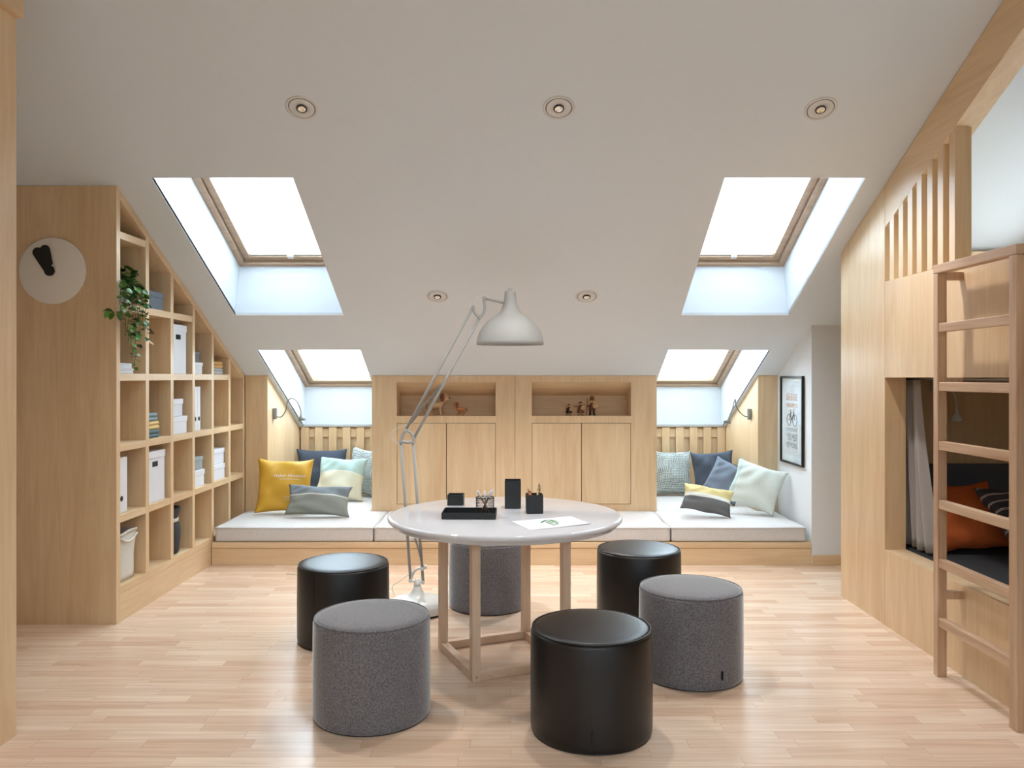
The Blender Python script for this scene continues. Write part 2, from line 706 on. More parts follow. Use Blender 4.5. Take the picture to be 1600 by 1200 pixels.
# boarded strips beside the nooks, in the plane of the cabinets
wl_ = MB()
wl_.box(-2.233, -2.046, Y0, Y0 + .02, 0, Z0 - .002)
wl_.prism([(Y0 + .02, 0), (7.80, 0), (7.80, zc(7.80)), (Y0 + .02, zc(Y0 + .02) - .002)], 'x', -2.10, -2.046)
struct(obj('wall_left_nook', wl_, M['maple'], bevel=.001))
wr_ = MB()
wr_.box(2.080, 2.245, Y0, Y0 + .02, 0, Z0 - .002)
wr_.prism([(Y0 + .02, 0), (7.80, 0), (7.80, zc(7.80)), (Y0 + .02, zc(Y0 + .02) - .002)], 'x', 2.080, 2.13)
struct(obj('wall_right_nook', wr_, M['maple'], bevel=.001))
# wall behind everything
struct(obj('wall_front', MB().box(XL, XRW, 7.80, 7.86, 0, .90), M['wall']))


# ------------------------------------------------------------ roof windows
def portal(mat, sx, sy):
    ld = bpy.data.lights.new('sky_portal', 'AREA')
    ld.shape = 'RECTANGLE'
    ld.size = sx
    ld.size_y = sy
    ld.cycles.is_portal = True
    lo = bpy.data.objects.new('sky_portal', ld)
    C.objects.link(lo)
    lo.matrix_world = mat


def roof_window(name, xt, xb, yt, yb, yb2, blind=True, apron_z=None, rear=False, label=None, blind_len=1.0):
    """xt/xb: (x0,x1) at the top/bottom edge of the ceiling hole; yt,yb: hole in y; yb2: y of the window's lower edge"""
    RISE = .416
    root = root_struct(name, (0, 0, 0), label)

    def fix(p):
        return Vector((p[0], 3 - p[1] if rear else p[1], p[2]))

    def lx(y, k):
        t = (y - yt) / (yb - yt)
        return xt[k] + (xb[k] - xt[k]) * t
    T = .03
    m = MB()

    def hexa(a, b):     # two quads
        A = [m.bm.verts.new(fix(p)) for p in a]
        B = [m.bm.verts.new(fix(p)) for p in b]
        n = len(a)
        m.bm.faces.new(A)
        m.bm.faces.new(B[::-1])
        for i in range(n):
            m.bm.faces.new([A[i], B[i], B[(i + 1) % n], A[(i + 1) % n]])
    e = .002
    for k, sgn in ((0, -1), (1, 1)):
        poly = [(yt, zc(yt) + e), (yb, zc(yb) + e)]
        if apron_z is not None:
            poly = [(yt, zc(yt) + e), (yb, zc(yb) + e), (yb2, zc(yb2) + e)]
        poly += [(yb2, zc(yb2) + RISE + .05), (yt, zc(yt) + RISE + .05)]
        a = [(lx(y, k), y, z) for y, z in poly]
        b = [(lx(y, k) + sgn * T, y, z) for y, z in poly]
        hexa(a, b)
    # apron below, head above
    zb = zc(yb) + e if apron_z is None else apron_z
    ya = yb if apron_z is None else yb2 - .005
    hexa([(lx(ya, 0) - T, ya, zb), (lx(ya, 1) + T, ya, zb), (lx(yb2, 1) + T, yb2, zc(yb2) + RISE + .03), (lx(yb2, 0) - T, yb2, zc(yb2) + RISE + .03)],
         [(lx(ya, 0) - T, ya + T, zb), (lx(ya, 1) + T, ya + T, zb), (lx(yb2, 1) + T, yb2 + T, zc(yb2) + RISE + .03), (lx(yb2, 0) - T, yb2 + T, zc(yb2) + RISE + .03)])
    hexa([(lx(yt, 0) - T, yt, zc(yt) + e), (lx(yt, 1) + T, yt, zc(yt) + e), (lx(yt, 1) + T, yt, zc(yt) + RISE + .05), (lx(yt, 0) - T, yt, zc(yt) + RISE + .05)],
         [(lx(yt, 0) - T, yt - T, zc(yt - T) + e), (lx(yt, 1) + T, yt - T, zc(yt - T) + e), (lx(yt, 1) + T, yt - T, zc(yt) + RISE + .05), (lx(yt, 0) - T, yt - T, zc(yt) + RISE + .05)])
    obj('reveal', m, M['reveal'], root)

    v = Vector((0, -math.cos(ANG), math.sin(ANG)))
    nrm = Vector((0, math.sin(ANG), math.cos(ANG)))
    P0 = Vector((0, yb2, zc(yb2) + RISE))
    L = (yb2 - yt) / math.cos(ANG)

    def P(s, t, h, inset=None):
        """s: metres from left edge when inset is 0 or from the right when inset is 1"""
        p = P0 + v * t + nrm * h
        if inset:
            x = lx(p.y, 1) - s
        else:
            x = lx(p.y, 0) + s
        return Vector((x, p.y, p.z))

    def ring(m, i0, i1, h0, h1, t_hi=0):
        """rectangular ring between insets i0 and i1, from h0 to h1"""
        def loop(i, h):
            return [P(i, i, h), P(i, i, h, 1), P(i, L - i + t_hi, h, 1), P(i, L - i + t_hi, h)]
        loops = [loop(i0, h0), loop(i1, h0), loop(i1, h1), loop(i0, h1)]
        vv = [[m.bm.verts.new(fix(q)) for q in lp] for lp in loops]
        for k in range(4):
            a, b = vv[k], vv[(k + 1) % 4]
            for j in range(4):
                m.bm.faces.new([a[j], a[(j + 1) % 4], b[(j + 1) % 4], b[j]])
    m = MB()
    ring(m, -.002, .045, 0, .09)
    obj('frame', m, M['pine'], root, bevel=.003)
    m = MB()
    ring(m, .049, .098, .022, .085)
    sash = obj('sash', m, M['pine'], root, bevel=.003)
    m = MB()
    a, b = [P(.096, .096, h) for h in (.066, .072)], None
    q0 = [P(.096, .096, .066), P(.096, .096, .066, 1), P(.096, L - .096, .066, 1), P(.096, L - .096, .066)]
    q1 = [q + nrm * .006 for q in q0]
    hx = MB()
    A = [hx.bm.verts.new(fix(q)) for q in q0]
    B = [hx.bm.verts.new(fix(q)) for q in q1]
    hx.bm.faces.new(A)
    hx.bm.faces.new(B[::-1])
    for i in range(4):
        hx.bm.faces.new([A[i], B[i], B[(i + 1) % 4], A[(i + 1) % 4]])
    obj('pane', hx, M['glass'], root)
    m.bm.free()
    if blind:
        m = MB()
        pitch = .0115
        n = int((L - .2) / pitch)
        prev = None
        for i in range(n + 1):
            t = .112 + i * pitch
            h = .045 + (.0045 if i % 2 else -.0045)
            a = m.bm.verts.new(fix(P(.101, t, h)))
            b = m.bm.verts.new(fix(P(.101, t, h, 1)))
            if prev:
                m.bm.faces.new([prev[0], prev[1], b, a])
            prev = (a, b)
        bl = obj('blind', m, M['blind'], root)
        m = MB()
        q = [P(.1, .098, .036), P(.1, .098, .036, 1), P(.1, .112, .036, 1), P(.1, .112, .036)]
        A = [m.bm.verts.new(fix(k)) for k in q]
        B = [m.bm.verts.new(fix(k + nrm * .02)) for k in q]
        m.bm.faces.new(A)
        m.bm.faces.new(B[::-1])
        for i in range(4):
            m.bm.faces.new([A[i], B[i], B[(i + 1) % 4], A[(i + 1) % 4]])
        obj('blind_bar', m, M['white_plastic'], bl)
        m = MB()
        xm = (lx(yb2, 0) + lx(yb2, 1)) / 2
        q = [P(0, .082, .018), P(0, .082, .018), P(0, .112, .018), P(0, .112, .018)]
        for k, s in enumerate((-.022, .022, .022, -.022)):
            q[k].x = xm + s
        A = [m.bm.verts.new(fix(k)) for k in q]
        B = [m.bm.verts.new(fix(k + nrm * .022)) for k in q]
        m.bm.faces.new(A)
        m.bm.faces.new(B[::-1])
        for i in range(4):
            m.bm.faces.new([A[i], B[i], B[(i + 1) % 4], A[(i + 1) % 4]])
        obj('handle', m, M['white_plastic'], bl, bevel=.004)
        m = MB()
        m.tube([fix(Vector((xm, 0, 0)) + Vector((0, *(P(0, tt, .036)[1:])))) for tt in (.11, L - .1)], .0012, 5)
        obj('cord', m, M['sage_card'], bl)
    # where the sky comes in
    ctr = fix(Vector(((lx(yt, 0) + lx(yb2, 1)) / 2, 0, 0)) + Vector((0, *(P0 + v * (L / 2) + nrm * .10)[1:])))
    up = Vector((nrm.x, -nrm.y if rear else nrm.y, nrm.z))
    vv = Vector((v.x, -v.y if rear else v.y, v.z))
    X = Vector((1, 0, 0))
    mat = Matrix.Identity(4)
    Yv = up.cross(X)
    for i in range(3):
        mat[i][0], mat[i][1], mat[i][2], mat[i][3] = X[i], Yv[i], up[i], ctr[i]
    portal(mat, abs(xb[1] - xb[0]) + .05, L)
    return root


roof_window('window_1', (-2.011, -1.220), (-2.011, -1.220), 4.479, 5.84, 5.943, label='upper left roof window with a white pleated blind')
roof_window('window_2', (1.199, 1.987), (1.243, 2.023), 4.479, 5.84, 5.943, label='upper right roof window with a white pleated blind')
roof_window('window_3', (NL[0], NL[1]), (NL[0], NL[1]), 6.325, 6.73, 7.816, blind=False, apron_z=.947, label='lower left roof window above the reading nook')
roof_window('window_4', (NR[0], NR[1]), (NR[0], NR[1]), 6.325, 6.73, 7.816, blind=False, apron_z=.947, label='lower right roof window above the reading nook')
for i, (a, b) in enumerate(REAR_FILL):
    roof_window('window_%d' % (5 + i), (a, b), (a, b), RY0, RY1, RY1 + .1, blind=False, rear=True)  # unseen windows behind the camera, added as fill light
# gable window above the loft
gw = root_struct('window_%d' % (5 + len(REAR_FILL)), (XRW, GW[0], GW[2]))
m = MB()
for (a, b, c, d) in ((GW[0], GW[0] + .05, GW[2], GW[3]), (GW[1] - .05, GW[1], GW[2], GW[3]),
                     (GW[0] + .05, GW[1] - .05, GW[2], GW[2] + .05), (GW[0] + .05, GW[1] - .05, GW[3] - .05, GW[3])):
    m.box(XRW + .005, XRW + .075, a, b, c, d)
obj('frame', m, M['pine'], gw)
obj('pane', MB().box(XRW + .03, XRW + .036, GW[0] + .05, GW[1] - .05, GW[2] + .05, GW[3] - .05), M['glass'], gw)
portal(Matrix.Translation((XRW + .09, (GW[0] + GW[1]) / 2, (GW[2] + GW[3]) / 2)) @ Matrix.Rotation(R(90), 4, 'Y'), GW[3] - GW[2], GW[1] - GW[0])

for i, (a, b) in enumerate(((-2.044, -1.17), (1.23, 2.078))):
    struct(obj('trim_%d' % (2 + i), MB().box(a, b, 7.735, 7.815, .925, .947), M['sill'], bevel=.002))

# ------------------------------------------------------------ cabinets in the middle
PX = Y0 / F


def cx_(x):
    return (x - CX) * PX


def cz_(y):
    return EYE - (y - CY) * PX


def cabinet(xa, xb, na, nb, dm, label):
    """xa..xb outer, na..nb niche and doors, dm the middle of the doors, in metres"""
    t = thing('wall_cabinet', label, 'cabinet', ((xa + xb) / 2, Y0, .17), 'built-in cabinets between the nooks')
    nz1, nz0 = cz_(597), cz_(650)
    dz1, dz0 = cz_(661), cz_(788)
    D = .36
    m = MB()
    e = .003
    m.box(xa, na, Y0, Y0 + .03, .17, Z0 - e)
    m.box(nb, xb, Y0, Y0 + .03, .17, Z0 - e)
    m.box(na, nb, Y0, Y0 + .03, nz1, Z0 - e)
    m.box(na, nb, Y0, Y0 + .03, dz1, nz0)
    m.box(na, nb, Y0, Y0 + .03, .17, dz0)
    obj('front_frame', m, M['maple'], t)
    zb = lambda y: zc(y) - .004
    for x in ((xa, xa + .018), (xb - .018, xb)):
        m = MB()
        m.prism([(Y0 + .03, .17), (Y0 + 1.02, .17), (Y0 + 1.02, zb(Y0 + 1.02)), (Y0 + .03, zb(Y0 + .03))], 'x', *x)
        obj('side_panel', m, M['maple'], t)
    # niche
    m = MB()
    dn = .242
    zs = nz1 - SL * dn
    g = .012
    m.box(na - g, nb + g, Y0 + .03, Y0 + dn + g, nz0 - g, nz0)
    m.prism([(Y0 + .03, nz1 - SL * .03), (Y0 + dn + g, zs - SL * g), (Y0 + dn + g, zs + g), (Y0 + .03, nz1 + g)], 'x', na - g, nb + g)
    m.prism([(Y0 + .03, nz0), (Y0 + dn, nz0), (Y0 + dn, zs), (Y0 + .03, nz1 - SL * .03)], 'x', na - g, na)
    m.prism([(Y0 + .03, nz0), (Y0 + dn, nz0), (Y0 + dn, zs), (Y0 + .03, nz1 - SL * .03)], 'x', nb, nb + g)
    m.box(na - g, nb + g, Y0 + dn, Y0 + dn + g, nz0, zs)
    m.prism([(Y0, nz1), (Y0 + .031, nz1), (Y0 + .031, nz1 - SL * .031)], 'x', na, nb)
    obj('niche', m, M['maple_x'], t)
    obj('back_board', MB().box(na - .01, nb + .01, Y0 + .026, Y0 + .03, dz0 - .01, dz1 + .01), M['gap'], t)
    q = .003
    for a, b in ((na, dm), (dm, nb)):
        obj('door', MB().box(a + q, b - q, Y0 + .0005, Y0 + .022, dz0 + q, dz1 - q), M['maple'], t, bevel=.0012)
    return t


xm = cx_(804.5)
cabinet(-1.168, xm - .001, cx_(620), cx_(774.5), cx_(697.5), 'left built-in maple cabinet with toy dogs in its open niche')
cabinet(xm + .001, 1.228, cx_(831), cx_(986), cx_(908.5), 'right built-in maple cabinet with wooden warriors in its open niche')

# ------------------------------------------------------------ bench platform and mattresses
bp_ = thing('bench_platform', 'long low maple bench platform running under the grey mattresses', 'bench', (0, 5.97, 0))
m = MB()
m.box(-2.233, 2.243, 5.97, Y0 - .001, .128, .168)
obj('top_board', m, M['maple_x'], bp_, bevel=.002)
obj('plinth', MB().box(-2.233, 2.243, 5.974, 6.0, 0, .126), M['maple_x'], bp_, bevel=.002)


for a_, b_, l_ in ((-2.044, -1.17, 'left'), (1.23, 2.078, 'right')):
    np_ = thing('nook_platform', 'maple platform board carrying the mattress inside the %s nook' % l_, 'platform', ((a_ + b_) / 2, 7.2, .128), 'platform boards in the nooks')
    obj('board', MB().box(a_, b_, Y0, 7.778, .128, .168), M['maple_x'], np_)


def pad(x0, x1, y0, y1, z0=.170, z1=.288, label='', piping=True):
    t = thing('bench_mattress', label, 'mattress', ((x0 + x1) / 2, (y0 + y1) / 2, z0), 'grey bench mattresses')
    m = MB()
    nx, ny = max(6, int((x1 - x0) / .08)), max(6, int((y1 - y0) / .08))
    ph = random.random() * 6

    def zt(u, v):
        return z1 + .004 * math.sin(u * 7 + ph) * math.sin(v * 9 + ph) - .008 * (max(abs(u - .5), abs(v - .5)) * 2) ** 10
    top = [[m.bm.verts.new((x0 + (x1 - x0) * i / nx, y0 + (y1 - y0) * j / ny, zt(i / nx, j / ny))) for j in range(ny + 1)] for i in range(nx + 1)]
    bot = [[m.bm.verts.new((x0 + (x1 - x0) * i / nx, y0 + (y1 - y0) * j / ny, z0)) for j in range(ny + 1)] for i in range(nx + 1)]
    for i in range(nx):
        for j in range(ny):
            m.bm.faces.new([top[i][j], top[i + 1][j], top[i + 1][j + 1], top[i][j + 1]]).smooth = True
            m.bm.faces.new([bot[i][j], bot[i][j + 1], bot[i + 1][j + 1], bot[i + 1][j]])
    for i in range(nx):
        for j in (0, ny):
            m.bm.faces.new([top[i][j], top[i + 1][j], bot[i + 1][j], bot[i][j]])
    for j in range(ny):
        for i in (0, nx):
            m.bm.faces.new([top[i][j], top[i][j + 1], bot[i][j + 1], bot[i][j]])
    b = obj('cover', m, M['linen'], t, bevel=.018, seg=4)
    m = MB()
    e = .006
    zz = z1 - .014
    loop = [(x0 + e, y0 - .000, zz), (x1 - e, y0 - .000, zz), (x1, y0 + e, zz), (x1, y1 - e, zz), (x1 - e, y1, zz), (x0 + e, y1, zz), (x0, y1 - e, zz), (x0, y0 + e, zz)]
    m.tube([(p[0], p[1], p[2]) for p in loop], .0028, 6, closed=True)
    obj('piping', m, M['linen'], b)
    return t


pad(-2.215, -1.032, 5.985, 6.722, label='front mattress at the left end of the bench, below the yellow cushion')
pad(-1.024, 1.196, 5.985, 6.722, label='long front mattress in the middle of the bench behind the round table')
pad(1.204, 2.212, 5.985, 6.722, label='front mattress at the right end of the bench under the framed poster')
pad(-2.036, -1.178, 6.730, 7.725, label='mattress inside the left nook under the dark blue cushion')
pad(1.236, 2.072, 6.730, 7.725, label='mattress inside the right nook under the dark blue cushion')


# ------------------------------------------------------------ slatted backrests in the nooks
def slats(x0, x1, first, label):
    t = thing('slatted_backrest', label, 'backrest', ((x0 + x1) / 2, 7.79, .17), 'slatted backrests in the nooks')
    obj('back_board', MB().box(x0, x1, 7.780, 7.795, .172, .924), M['maple'], t)
    for a, b in ((.823, .904), (.30, .38)):
        obj('rail', MB().box(x0, x1, 7.762, 7.779, a, b), M['maple_x'], t, bevel=.002)
    x = first
    while x < x1 - .01:
        a, b = max(x, x0), min(x + .076, x1)
        if b - a > .015:
            obj('slat', MB().box(a, b, 7.742, 7.761, .172, .922), M['maple'], t, bevel=.002)
        x += .134
    return t


slats(-2.044, -1.170, -2.03, 'slatted maple backrest in the left nook')
slats(1.232, 2.078, 1.33 - .134 + .0, 'slatted maple backrest in the right nook')

# ------------------------------------------------------------ bookshelf under the slope
XS = -2.235
BD = .45
bs = thing('bookshelf', 'tall maple cube bookshelf with a sloping top along the left wall', 'bookshelf', (XS - BD / 2, 5.6, 0))
YS0, YS1 = 4.535, 6.725
m = MB()
m.prism([(XL + .005, 0), (XS, 0), (XS, zc(YS0) - .003), (XL + .005, zc(YS0) - .003)], 'y', YS0, YS0 + .045)
sp = obj('side_panel', m, M['maple'], bs, bevel=.0015)
m = MB()
m.prism([(YS0 + .045, zc(YS0 + .045) - .004), (YS1, zc(YS1) - .004), (YS1, zc(YS1) - .052), (YS0 + .045, zc(YS0 + .045) - .052)], 'x', XS - BD, XS)
obj('top_panel', m, M['maple_y'], bs, bevel=.001)
m = MB()
m.prism([(YS0 + .045, 0), (YS1, 0), (YS1, zc(YS1) - .053), (YS0 + .045, zc(YS0 + .045) - .053)], 'x', XS - BD - .012, XS - BD)
obj('back_panel', m, M['maple'], bs)
DIV = [4.923 + .36 * k for k in range(5)] + [6.7025]
for yd in DIV:
    m = MB()
    m.prism([(yd - .0225, .203), (yd + .0225, .203), (yd + .0225, zc(yd + .0225) - .053), (yd - .0225, zc(yd - .0225) - .053)], 'x', XS - BD, XS - .0005)
    obj('divider', m, M['maple'], bs, bevel=.001)
CELL = []
prev = YS0 + .045
for yd in DIV:
    CELL.append((prev, yd - .0225))
    prev = yd + .0225
SHZ = [2.238, 1.831, 1.424, 1.017, .61, .203]
for zt_ in SHZ:
    for a, b in CELL:
        if zt_ > zc(b) - .09 and not (zt_ == 2.238 and a < 4.6):
            continue
        if zt_ == .203:
            continue
        obj('shelf', MB().box(XS - BD, XS - .001, a, b, zt_ - .042, zt_), M['maple_y'], bs, bevel=.001)
obj('bottom_board', MB().box(XS - BD, XS - .001, YS0 + .045, YS1, .161, .203), M['maple_y'], bs, bevel=.001)
obj('plinth', MB().box(XS - .03, XS - .002, YS0 + .045, YS1, 0, .160), M['maple_y'], bs, bevel=.001)


# ------------------------------------------------------------ things on the bookshelf
def place_y(px, X=XS):
    """depth at which the plane X shows at image column px"""
    return X * F / (px - CX)


def storage_box(px_right, cell, shelf, h, depth, mat, label, cat='box', name='storage_box', group='storage boxes on the bookshelf', handle=False, setback=.02, z_extra=0, lid_h=None, x_in=0, y_start=.006):
    X = XS - setback
    y0 = CELL[cell][0] + y_start
    y1 = min(place_y(px_right, X), CELL[cell][1] - .006)
    z = SHZ[shelf] + z_extra
    t = thing(name, label, cat, (X - depth / 2, (y0 + y1) / 2, z), group)
    lh = lid_h if lid_h else min(.045, h * .3)
    e = .004
    body = MB().box(X - depth + e, X - e, y0 + e, y1 - e, z + .0008, z + h - lh * .4)
    bo = obj('body', body, mat, t, bevel=.002)
    obj('lid', MB().box(X - depth, X, y0, y1, z + h - lh, z + h), mat, t, bevel=.002)
    if handle:
        ym = (y0 + y1) / 2
        obj('handle', MB().box(X - e - .001, X - e + .0015, ym - .045, ym + .03, z + h - lh - .055, z + h - lh - .022), M['hole'], t, bevel=.0)
    return t


WB, GB = M['white_card'], M['grey_card']
# column 1 (nearest) .. 6
storage_box(210, 0, 2, .030, .22, WB, 'flat white box on the third shelf, lower of the pair under the trailing plant', setback=.03)
storage_box(207.5, 0, 2, .030, .19, WB, 'flat white box on the third shelf, upper of the pair under the trailing plant', setback=.045, z_extra=.031)
storage_box(255.5, 1, 1, .115, .26, GB, 'slate grey lidded box on the second shelf right of the trailing plant')
storage_box(258.5, 1, 4, .325, .30, WB, 'tall white lidded box with a dark slot, lower one right of the nearest white file', handle=True)
storage_box(292, 2, 2, .335, .30, WB, 'tall white lidded box with a dark slot, high in the third column', handle=True)
storage_box(293, 2, 3, .118, .28, WB, 'white lidded box in the third column, lower one of its stack')
storage_box(286.5, 2, 3, .118, .24, WB, 'white lidded box in the third column, smaller one on top of its stack', z_extra=.119, setback=.04)
storage_box(317, 3, 2, .085, .24, WB, 'small white box under a slate grey one in the fourth column')
storage_box(320, 3, 4, .118, .28, WB, 'white lidded box in the fourth column under a pale grey one')
storage_box(317.5, 3, 4, .095, .25, M['sage_card'], 'pale grey lidded box on a white box in the fourth column', z_extra=.119, setback=.03)
storage_box(352, 4, 4, .118, .28, WB, 'white lidded box in the fifth column, lower one of its stack')
storage_box(351, 4, 4, .118, .26, WB, 'white lidded box in the fifth column, upper one of its stack', z_extra=.119, setback=.03)

storage_box(312.5, 3, 2, .078, .20, GB, 'small slate grey box standing on the small white box in the fourth column', z_extra=.086, setback=.03)


def binder(cell, y_off, wdt, shelf, label, h=.318):
    X = XS - .03
    y0 = CELL[cell][0] + y_off
    z = SHZ[shelf]
    t = thing('magazine_file', label, 'magazine file', (X - .13, y0 + wdt / 2, z), 'white magazine files on the bookshelf')
    m = MB().prism([(X, z + .001), (X - .25, z + .001), (X - .25, z + h - .12), (X - .12, z + h), (X, z + h)], 'y', y0, y0 + wdt)
    obj('body', m, M['white_card'], t, bevel=.002)
    hm = Matrix.Translation((X, y0 + wdt / 2, z + .085)) @ Matrix.Rotation(R(90), 4, 'Y')
    obj('finger_hole', MB().lathe([(0, .0012), (.016, .0012), (.016, -.002), (0, -.002)], 20, (0, 0, 0), hm), M['hole'], t)
    return t


binder(0, .008, .137, 4, 'wide white magazine file with a finger hole, lowest in the nearest column', .325)
binder(3, .040, .078, 3, 'white magazine file in the fourth column, nearer of the pair')
binder(3, .121, .052, 3, 'white magazine file in the fourth column, farther of the pair')


def folded(cell, shelf, k, px, mat, label, hh=.052):
    X = XS - .03
    y0 = CELL[cell][0] + .012
    y1 = place_y(px, X)
    z = SHZ[shelf] + .001 + k * (hh + .001)
    t = thing('folded_towel', label, 'towel', (X - .13, (y0 + y1) / 2, z), 'folded towels on the bookshelf')
    m = MB()
    r = hh / 4
    # two rounded layers folded around the front
    for q in (0, 1):
        zz = z + r + q * 2 * r
        poly = []
        for a in range(-90, 91, 18):
            poly.append((X - r + r * math.cos(R(a)), zz + r * math.sin(R(a))))
        poly += [(X - .24, zz + r), (X - .24, zz - r)]
        m.prism(poly, 'y', y0 + .002 * q, y1 - .003 * q)
    obj('cloth', m, mat, t, bevel=.005, seg=3)
    return t


folded(1, 3, 0, 250, M['towel_teal'], 'folded teal towel at the bottom of the three towel stack')
folded(1, 3, 1, 249.5, M['towel_yellow'], 'folded pale yellow towel in the middle of the three towel stack')
folded(1, 3, 2, 247, M['towel_blue'], 'folded light blue towel on top of the three towel stack')
folded(4, 2, 0, 349, M['towel_grey'], 'folded pale grey towel under a peach one in the fifth column', .05)
folded(4, 2, 1, 348.5, M['towel_peach'], 'folded peach towel on a pale grey one in the fifth column', .05)

m = MB()
pA = Vector((XS - .035, CELL[1][0] - .0, 1.64))
m.tube([pA, pA + Vector((.0, .05, -.006)), pA + Vector((.0, .10, -.022)), pA + Vector((.0, .135, -.030))], [.008, .0075, .007, .004], 8)
tag(obj('wooden_peg', m, M['birch_x']), 'short pale wooden peg sticking out of the divider beside the trailing plant', 'peg')

# canvas basket in the lowest cell of the near column
y0, y1 = CELL[0][0] + .012, place_y(218, XS - .02)
t = thing('canvas_basket', 'off-white canvas basket in the lowest cell nearest the camera', 'basket', (XS - .18, (y0 + y1) / 2, SHZ[5]))


def soft_basket(cx, cy, hx, hy, z0, h, taper=.06, n=28, fold=.0):
    m = MB()
    lev = 9
    rows = []
    for j in range(lev + 1):
        f = j / lev
        s = 1 - taper * (1 - f) + .012 * math.sin(f * 9)
        row = []
        for i in range(n):
            a = 2 * math.pi * i / n
            c, sn = math.cos(a), math.sin(a)
            k = (abs(c) ** 6 + abs(sn) ** 6) ** (-1 / 6)
            wv = 1 + .015 * math.sin(5 * a + 4 * f)
            row.append(m.bm.verts.new((cx + hx * k * c * s * wv, cy + hy * k * sn * s * wv, z0 + h * f + .006 * math.sin(3 * a + 1) * f)))
        rows.append(row)
    # inner wall
    for j in range(lev, 0, -1):
        f = j / lev
        row = []
        for i in range(n):
            p = rows[j][i].co
            row.append(m.bm.verts.new((cx + (p.x - cx) * .95, cy + (p.y - cy) * .95, p.z - (.0 if j == lev else 0))))
        rows.append(row)
    for A, B in zip(rows, rows[1:]):
        for i in range(n):
            m.bm.faces.new([A[i], A[(i + 1) % n], B[(i + 1) % n], B[i]]).smooth = True
    m.bm.faces.new(rows[0][::-1])
    m.bm.faces.new(rows[-1])
    return m


bx_, by_ = XS - .17, (y0 + y1) / 2
obj('body', soft_basket(bx_, by_, .145, (y1 - y0) / 2, SHZ[5] + .001, .29), M['canvas'], t)
m = MB()
hy = (y1 - y0) / 2
loop = []
n = 36
for i in range(n):
    a = 2 * math.pi * i / n
    k = (abs(math.cos(a)) ** 6 + abs(math.sin(a)) ** 6) ** (-1 / 6)
    loop.append((bx_ + .149 * k * math.cos(a), by_ + (hy + .003) * k * math.sin(a), SHZ[5] + .287 + .006 * math.sin(3 * a + 1)))
m.tube(loop, .007, 6, closed=True)
obj('rim', m, M['canvas'], t)
m = MB()
hp = []
for i in range(13):
    f = i / 12
    hp.append((bx_ + .150, by_ - hy * .75 + hy * 1.5 * f, SHZ[5] + .262 - .03 * math.sin(math.pi * f)))
m.tube(hp, .007, 6)
obj('handle', m, M['canvas'], t)

# felt basket, third column, lowest cell
y0, y1 = CELL[2][0] + .012, place_y(290, XS - .03)
cxb, cyb = XS - .15, (y0 + y1) / 2
rb = (y1 - y0) / 2
t = thing('felt_basket', 'dark grey felt basket cinched with a pale band in the third column', 'basket', (cxb, cyb, SHZ[5]))
prof = [(0, .001), (rb * .86, .001), (rb * .93, .02), (rb * .98, .10), (rb * 1.0, .16), (rb * .93, .205), (rb * .84, .232), (rb * .9, .26), (rb * .98, .300), (rb * .96, .312), (rb * .86, .306), (rb * .76, .24), (rb * .84, .18), (rb * .8, .03), (0, .03)]
obj('body', MB().lathe(prof, 32, (cxb, cyb, SHZ[5])), M['felt_dark'], t)
obj('band', MB().lathe([(rb * .90, .218), (rb * .90, .24), (rb * .8, .24), (rb * .8, .218), (rb * .90, .218)], 32, (cxb, cyb, SHZ[5])), M['leatherband'], t)

# trailing plant
pc = Vector((XS - .09, 4.735, SHZ[1]))
t = thing('trailing_plant', 'trailing green ivy hanging from a white pot high on the bookshelf', 'plant', pc)
obj('pot', MB().lathe([(0, .001), (.045, .001), (.055, .02), (.066, .09), (.068, .10), (.062, .10), (.056, .085), (0, .085)], 32, pc), M['pot'], t)
obj('soil', MB().lathe([(0, .087), (.056, .087), (.056, .083), (0, .083)], 20, pc), M['brush_dark'], t)
random.seed(21)
lv, st = MB(), MB()


def leaf(m, p, d, size, up=None):
    d = d.normalized()
    up = up or Vector((random.uniform(-.6, .6), random.uniform(-.6, .6), 1)).normalized()
    s = d.cross(up)
    if s.length < .01:
        s = Vector((1, 0, 0))
    s.normalize()
    nn = s.cross(d).normalized()
    L, W = size, size * .42
    mid = [p, p + d * L * .33 - nn * L * .03, p + d * L * .7 - nn * L * .05, p + d * L - nn * L * .16]
    l1, l2 = mid[1] + s * W + nn * W * .3, mid[2] + s * W * .8 + nn * W * .2
    r1, r2 = mid[1] - s * W + nn * W * .3, mid[2] - s * W * .8 + nn * W * .2
    V = [m.bm.verts.new(q) for q in (mid[0], mid[1], mid[2], mid[3], l1, l2, r1, r2)]
    for f in ((0, 1, 4), (1, 2, 5, 4), (2, 3, 5), (0, 6, 1), (1, 6, 7, 2), (2, 7, 3)):
        m.bm.faces.new([V[i] for i in f]).smooth = True


def vine(p0, tgt, drop, nleaf, size, side=.02):
    pts = [p0]
    N = 14
    for i in range(1, N + 1):
        f = i / N
        g = min(1, f * 2.4)
        x = p0.x + (tgt.x - p0.x) * (1 - (1 - g) ** 2)
        y = p0.y + (tgt.y - p0.y) * (1 - (1 - g) ** 2)
        z = p0.z + .05 * math.sin(min(f * 3.4, math.pi)) - drop * max(0, f - .12) / .88
        pts.append(Vector((x + random.uniform(-.006, .006), y + random.uniform(-.008, .008), z)))
    st.tube(pts, .0016, 5)
    for k in range(nleaf):
        f = (k + .6) / nleaf
        i = min(int(f * N), N - 1)
        p = pts[i].lerp(pts[i + 1], f * N - i)
        a = k * 2.4 + random.random()
        d = Vector((abs(math.cos(a)) * .7 + .05, math.sin(a), random.uniform(-.7, .15)))
        leaf(lv, p, d, size * random.uniform(.75, 1.2))


top = pc + Vector((0, 0, .10))
